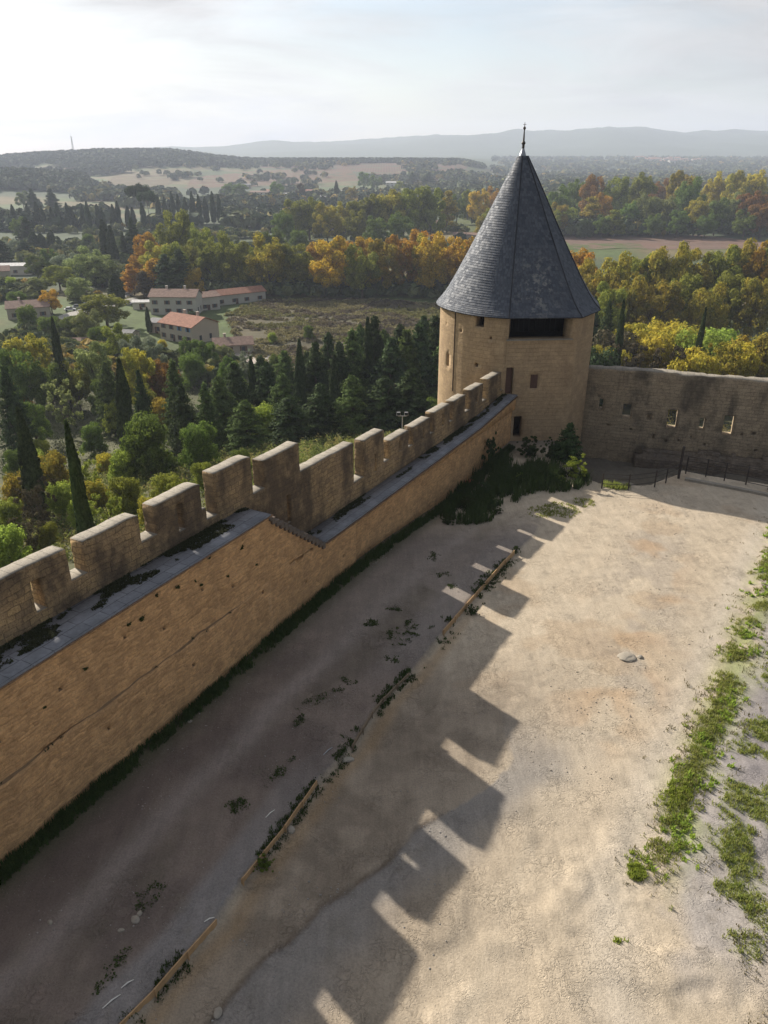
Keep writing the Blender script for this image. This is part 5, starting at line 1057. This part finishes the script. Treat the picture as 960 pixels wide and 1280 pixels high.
# ------------------------------------------------------------------ buildings
def house(px,py,L,Wd,H,rz,wallm,roofm,label,rise=None,wins=None,group=None,Y=None,hip=False,blue=0,chim=1,name='farmhouse',zoff=0):
    x,y,z=hit(px,py);r=empty(name,(x,y,z+zoff),label,'house',group,rz=rz);rise=rise or Wd*.18
    l,w=L/2,Wd/2;V=[(-l,-w,-2),(l,-w,-2),(l,w,-2),(-l,w,-2),(-l,-w,H),(l,-w,H),(l,w,H),(-l,w,H),(-l,0,H+rise),(l,0,H+rise)]
    F=[[0,1,5,4],[2,3,7,6],[1,2,6,9,5],[3,0,4,8,7],[4,5,9,8],[6,7,8,9]];mesh_np('walls',V,F,wallm,r)
    e=.45;s=rise/w;mb=MB()
    for sg in(-1,1):
        a=[(-l-e,sg*(w+e),H-s*e+.06),(l+e,sg*(w+e),H-s*e+.06),(l+e,0,H+rise+.06),(-l-e,0,H+rise+.06)];b=[(p[0],p[1],p[2]+.22) for p in a]
        f=[[0,1,2,3],[7,6,5,4],[0,4,5,1],[1,5,6,2],[2,6,7,3],[3,7,4,0]]
        mb.add(a+b,f)
    rf=mb.build('roof',roofm,r)
    for k in range(chim):
        cx=-l*.4+k*l*.8;cb=MB();cb.box((cx,w*.25,H+rise+.35),(.7,.7,1.5)).box((cx,w*.25,H+rise+1.15),(.85,.85,.12)).build('chimney',wallm,rf)
    fl=2 if H>5 else 1;n=wins if wins is not None else max(2,int(L/3.2))
    for f in range(fl):
        for k in range(n):
            wx=-l+L*(k+.5)/n+random.uniform(-.2,.2);wz=1.5+f*2.9
            for sg in (-1,):
                wn=MB().box((wx,sg*(w+.0),wz),(1.0,.12,1.35)).build('window',M['glass'],r)
                sm=M['blue'] if blue and f==fl-1 and k>=n-blue else M['shutter']
                [MB().box((wx+dx_,sg*(w+.03),wz),(.5,.08,1.4)).build('shutter',sm,wn) for dx_ in (-.78,.78)]
                MB().box((wx,sg*(w+.06),wz-.75),(1.3,.2,.1)).build('sill',wallm,wn)
    for yy in (-w*.4,w*.35):
        MB().box((l,yy,1.6),(.12,.9,1.5)).build('window',M['glass'],r)
    MB().box((-l*.15,-w-.0,1.05),(1.1,.1,2.1)).build('door',M['door'],r)
    return r
house(222,391,17,9,6.3,-.05,M['render'],M['rt_pink'],'pale two storey farmhouse with faded tile roof at the meadow corner',rise=2.0,wins=4,chim=2)
house(296,378,22,8,3.8,.62,M['render'],M['rt_red'],'long low wing with red roof running back from the farmhouse',rise=1.5,wins=4,chim=0,name='farm_wing')
house(258,386,8,8,4.8,.62,M['render'],M['rt_pink'],'short white annexe between farmhouse and long wing',rise=1.3,wins=2,chim=0,name='farm_annexe')
house(296,362,28,9,4,.02,M['render2'],M['rt_grey'],'long grey roofed shed behind the red roofed wing',rise=.8,wins=4,chim=0,name='farm_shed')
house(238,424,15,11,5.2,-.62,M['render2'],M['rt_red'],'nearer farmhouse with broad red tile roof and blue shutters',rise=2.2,wins=4,blue=2,chim=2)
house(205,415,7,6,3.4,-.4,M['render2'],M['rt_grey'],'grey lean-to beside the red tiled farmhouse',rise=.8,wins=1,chim=0,name='outbuilding')
house(292,440,11,7,2.6,.25,M['render2'],M['rt_pink'],'low cottage with brown tile roof nearest the meadow',rise=1.5,wins=2,chim=1,name='cottage')
house(110,438,8,6,2.6,.3,M['render2'],M['rt_pink'],'small roof among trees below the car park',rise=1.0,wins=2,chim=0,name='cottage')
house(155,428,8,6,2.8,-.2,M['render2'],M['rt_grey'],'small brown shed hidden in trees left of farmhouses',rise=1.0,wins=2,chim=0,name='outbuilding')
house(38,396,14,9,3.8,.35,M['render2'],M['rt_pink'],'brown roofed villa among trees at left edge',rise=1.8,wins=3,chim=1,name='villa')
house(180,386,7,5,2.6,.1,M['render'],M['rt_white'],'small pale garage left of the two storey farmhouse',rise=.4,wins=1,chim=0,name='garage')
house(18,342,20,10,4,.1,M['render'],M['rt_white'],'white roofed hall at the left edge of picture',rise=.8,wins=4,chim=0,name='hall')
house(0,352,10,9,5,.4,M['render2'],M['rt_pink'],'pink roofed house cut by left edge of picture',rise=1.8,wins=2,chim=0,name='villa')
house(430,292,22,12,7,.25,M['render2'],M['rt_pink'],'large country house behind golden planes left of centre',rise=3,wins=5,chim=2,name='country_house')
house(530,291,20,11,6,-.15,M['render2'],M['rt_pink'],'wide country house behind golden planes near the tower',rise=2.5,wins=5,chim=2,name='country_house')
house(590,300,26,9,3.5,-.1,M['render2'],M['rt_pink'],'long brown shed just left of the slate roof',rise=1.2,wins=5,chim=0,name='farm_shed')
house(758,258,14,9,6,.3,M['render'],M['rt_red'],'small red roofed house among trees beyond the brown field',rise=2,wins=3,chim=0,name='villa')
for i,(px,py,L,H,w,rf,lab) in enumerate([(325,246,26,6,M['render'],M['rt_pink'],'white house left in distant hamlet'),(340,243,22,5,M['render'],M['rt_red'],'red roofed house in distant hamlet'),(362,248,30,5,M['render'],M['rt_white'],'long white barn in distant hamlet'),(385,244,18,6,M['render2'],M['rt_red'],'cream house right in distant hamlet'),(400,251,22,5,M['render'],M['rt_grey'],'low grey barn at right end of distant hamlet'),(493,233,30,6,M['render'],M['rt_white'],'pale warehouse below the vineyard slope'),(568,238,26,5,M['render'],M['rt_white'],'pale shed on plain left of the roof tip'),(305,236,24,6,M['render2'],M['rt_grey'],'grey house at left end of distant hamlet')]):
    house(px,py,L,12,H,random.uniform(-.4,.4),w,rf,lab,rise=1.8,wins=4,chim=0,name='distant_house',group='houses of the distant hamlet')
twn=[(800,190),(808,187),(815,185),(822,186),(829,184),(836,186),(842,183),(850,185),(856,187),(862,184),(870,186),(818,188),(838,189),(848,188),(878,187),(812,190)]
for i,(px,py) in enumerate(sorted(twn)):
    u=(px-480)/FPX/1.106;Y=3900-40*(190-py)*2;x=u*Y*1.0;z=float(terr(x,Y))
    r=empty('town_house',(x,Y,z),f'{numw(i)} tiny pale house from the left in the hazy hill town','house','houses of the hazy hill town',rz=random.uniform(-.6,.6))
    L=random.uniform(22,40);l=L/2;w=8;H=random.uniform(9,14)
    mesh_np('walls',[(-l,-w,-4),(l,-w,-4),(l,w,-4),(-l,w,-4),(-l,-w,H),(l,-w,H),(l,w,H),(-l,w,H),(-l,0,H+3),(l,0,H+3)],[[0,1,5,4],[2,3,7,6],[1,2,6,9,5],[3,0,4,8,7]],M['render'],r)
    mesh_np('roof',[(-l-1,-w-1,H),(l+1,-w-1,H),(l+1,0,H+3.4),(-l-1,0,H+3.4),(l+1,w+1,H),(-l-1,w+1,H)],[[0,1,2,3],[3,2,4,5]],M['rt_red'],r)
# lattice mast on the hill
u=(92-480)/FPX/1.106;Y=2230.;x=u*Y;z=float(terr(x,Y));mst=empty('radio_mast',(x,Y,z),'tall lattice radio mast on the skyline of left hill','mast');mb=MB()
for a,b in((-1,-1),(1,-1),(1,1),(-1,1)):mb.tube([(a*2.2,b*2.2,0),(a*.7,b*.7,44)],.32,4)
for k in range(11):
    t=2.2-1.5*k/11;zz=44*k/11;t2=2.2-1.5*(k+1)/11;z2=44*(k+1)/11
    for a,b,c,d in((-1,-1,1,-1),(1,-1,1,1),(1,1,-1,1),(-1,1,-1,-1)):mb.tube([(a*t,b*t,zz),(c*t2,d*t2,z2)],.18,4)
mb.build('lattice',M['galv'],mst);MB().box((0,0,45),(4.4,4.4,1.0)).tube([(0,0,45),(0,0,52)],.3,5).build('antenna_head',M['galv'],mst)
# cars
def car(px,py,rz,mat,label):
    x,y,z=hit(px,py);r=empty('parked_car',(x,y,z+.1),label,'car','cars parked on the lane',rz=rz)
    prof=[(-2.1,.35),(-2.1,.85),(-1.5,.95),(-1.1,1.0),(1.0,.95),(2.0,.75),(2.1,.35)];V=[(a,-.85,b) for a,b in prof]+[(a,.85,b) for a,b in prof];n=len(prof)
    mesh_np('body',V,[list(range(n)),list(range(2*n-1,n-1,-1))]+[[(i+1)%n,i,i+n,(i+1)%n+n] for i in range(n)],mat,r)
    cp=[(-1.6,.94),(-1.2,1.42),(.2,1.45),(1.0,.95)];V=[(a,-.74,b) for a,b in cp]+[(a,.74,b) for a,b in cp]
    mesh_np('cabin',V,[[0,1,2,3],[7,6,5,4]]+[[(i+1)%4,i,i+4,(i+1)%4+4] for i in range(4)],M['glass'],r)
    MB().box((-.5,0,1.46),(1.35,1.4,.06)).build('car_roof',mat,r)
    for a in(-1.3,1.3):
        for b in(-.8,.8):MB().tube([(a,b-.1,.33),(a,b+.1,.33)],.33,12).build('wheel',M['tyre'],r)
for a in [(88,389,.4,M['carwhite'],'white car at left end of lane by villa'),(98,386,.5,M['cargrey'],'grey car second along lane from villa'),(112,380,.4,M['carwhite'],'white car in middle of the tree lined lane'),(120,377,.4,M['carblue'],'dark blue car beside the middle white car'),(152,373,.2,M['carwhite'],'white car parked near the farm entrance'),(160,371,.2,M['cargrey'],'grey car nearest to the farm entrance'),(84,420,.3,M['cargrey'],'grey car half hidden under garden trees'),(146,288,.1,M['carwhite'],'far white van like car between dark cypresses')]:car(*a)
# ------------------------------------------------------------------ haze, sky, sun, camera
hz=MB().box((0,1500,160),(19600,17400,420)).build('haze',None);hm=bpy.data.materials.new('haze_air');hm.use_nodes=True;t=hm.node_tree;t.nodes.clear();o_=t.nodes.new('ShaderNodeOutputMaterial');pv=t.nodes.new('ShaderNodeVolumePrincipled')
pv.inputs['Color'].default_value=(.76,.83,1.0,1);pv.inputs['Density'].default_value=1.5e-4;pv.inputs['Anisotropy'].default_value=.12;t.links.new(pv.outputs[0],o_.inputs['Volume']);hz.data.materials.append(hm);hz['kind']='stuff';hz['label']='thin blue grey haze filling the air over the plain';hz['category']='haze'
W=bpy.data.worlds.new('World');scene.world=W;W.use_nodes=True;t=W.node_tree;t.nodes.clear()
SUN_EL=28.9;sd=(-1.21,1.345)   # towards the sun in plan
az=math.atan2(sd[0],sd[1])     # from +Y towards +X
wo=t.nodes.new('ShaderNodeOutputWorld');bg=t.nodes.new('ShaderNodeBackground');sk=t.nodes.new('ShaderNodeTexSky');sk.sky_type='NISHITA';sk.sun_disc=False;sk.sun_elevation=RD(SUN_EL);sk.sun_rotation=az;sk.altitude=100;sk.air_density=1.0;sk.dust_density=1.2;sk.ozone_density=1.0
tc=t.nodes.new('ShaderNodeTexCoord');mp=t.nodes.new('ShaderNodeMapping');mp.inputs['Scale'].default_value=(1.0,1.6,5.5);mp.inputs['Rotation'].default_value=(0,.12,.3);t.links.new(tc.outputs['Generated'],mp.inputs[0])
nz=t.nodes.new('ShaderNodeTexNoise');nz.inputs['Scale'].default_value=2.8;nz.inputs['Detail'].default_value=6;nz.inputs['Roughness'].default_value=.55;nz.inputs['Distortion'].default_value=.4;t.links.new(mp.outputs[0],nz.inputs[0])
rp=t.nodes.new('ShaderNodeValToRGB');rp.color_ramp.elements[0].position=.38;rp.color_ramp.elements[0].color=(.22,.22,.22,1);rp.color_ramp.elements[1].position=.62;rp.color_ramp.elements[1].color=(.95,.95,.95,1);t.links.new(nz.outputs[0],rp.inputs[0])
# cloud veil: thin cloud is brightest around the sun and duller away from it
nrm=t.nodes.new('ShaderNodeVectorMath');nrm.operation='NORMALIZE';t.links.new(tc.outputs['Generated'],nrm.inputs[0])
dt=t.nodes.new('ShaderNodeVectorMath');dt.operation='DOT_PRODUCT';t.links.new(nrm.outputs[0],dt.inputs[0]);L_=math.sqrt(sd[0]**2+sd[1]**2+1);dt.inputs[1].default_value=(sd[0]/L_,sd[1]/L_,1/L_)
mr=t.nodes.new('ShaderNodeMapRange');mr.interpolation_type='SMOOTHSTEP';mr.inputs['From Min'].default_value=-.35;mr.inputs['From Max'].default_value=.85;mr.inputs['To Min'].default_value=1.7;mr.inputs['To Max'].default_value=7.1;t.links.new(dt.outputs['Value'],mr.inputs[0])
vm=t.nodes.new('ShaderNodeVectorMath');vm.operation='SCALE';vm.inputs[0].default_value=(1.0,.985,.975);t.links.new(mr.outputs[0],vm.inputs['Scale'])
nz2=t.nodes.new('ShaderNodeTexNoise');nz2.inputs['Scale'].default_value=3.4;nz2.inputs['Detail'].default_value=5;nz2.inputs['Roughness'].default_value=.6;nz2.inputs['Distortion'].default_value=.8;t.links.new(mp.outputs[0],nz2.inputs[0])
mr2=t.nodes.new('ShaderNodeMapRange');mr2.inputs['From Min'].default_value=.34;mr2.inputs['From Max'].default_value=.66;mr2.inputs['To Min'].default_value=.74;mr2.inputs['To Max'].default_value=1.12;t.links.new(nz2.outputs[0],mr2.inputs[0])
mul=t.nodes.new('ShaderNodeMath');mul.operation='MULTIPLY';t.links.new(mr.outputs[0],mul.inputs[0]);t.links.new(mr2.outputs[0],mul.inputs[1]);t.links.new(mul.outputs[0],vm.inputs['Scale'])
mx=t.nodes.new('ShaderNodeMix');mx.data_type='RGBA';t.links.new(rp.outputs[0],mx.inputs[0]);t.links.new(sk.outputs[0],mx.inputs[6]);t.links.new(vm.outputs[0],mx.inputs[7])
t.links.new(mx.outputs[2],bg.inputs[0]);bg.inputs[1].default_value=.075;t.links.new(bg.outputs[0],wo.inputs[0])
ld=bpy.data.lights.new('sun','SUN');ld.energy=4.8;ld.angle=RD(.6);ld.color=(1,.93,.82);lo=bpy.data.objects.new('sun',ld);COL.objects.link(lo)
from mathutils import Vector
dv=Vector((sd[0],sd[1],1.0)).normalized();lo.rotation_euler=dv.to_track_quat('Z','Y').to_euler();lo.location=(-30,30,60)
cd=bpy.data.cameras.new('camera');cam=bpy.data.objects.new('camera',cd);COL.objects.link(cam);cam.location=(0,0,CAMZ);cam.rotation_euler=(math.pi/2-TH,0,0);cd.sensor_fit='VERTICAL';cd.sensor_height=24;cd.lens=24*FPX/1280;cd.clip_start=.1;cd.clip_end=30000;scene.camera=cam
scene.render.resolution_x=768;scene.render.resolution_y=1024
scene.view_settings.view_transform='Standard';scene.view_settings.look='None';scene.view_settings.exposure=.78;scene.view_settings.gamma=1
scene.cycles.volume_bounces=1;scene.cycles.max_bounces=7;scene.cycles.transparent_max_bounces=8
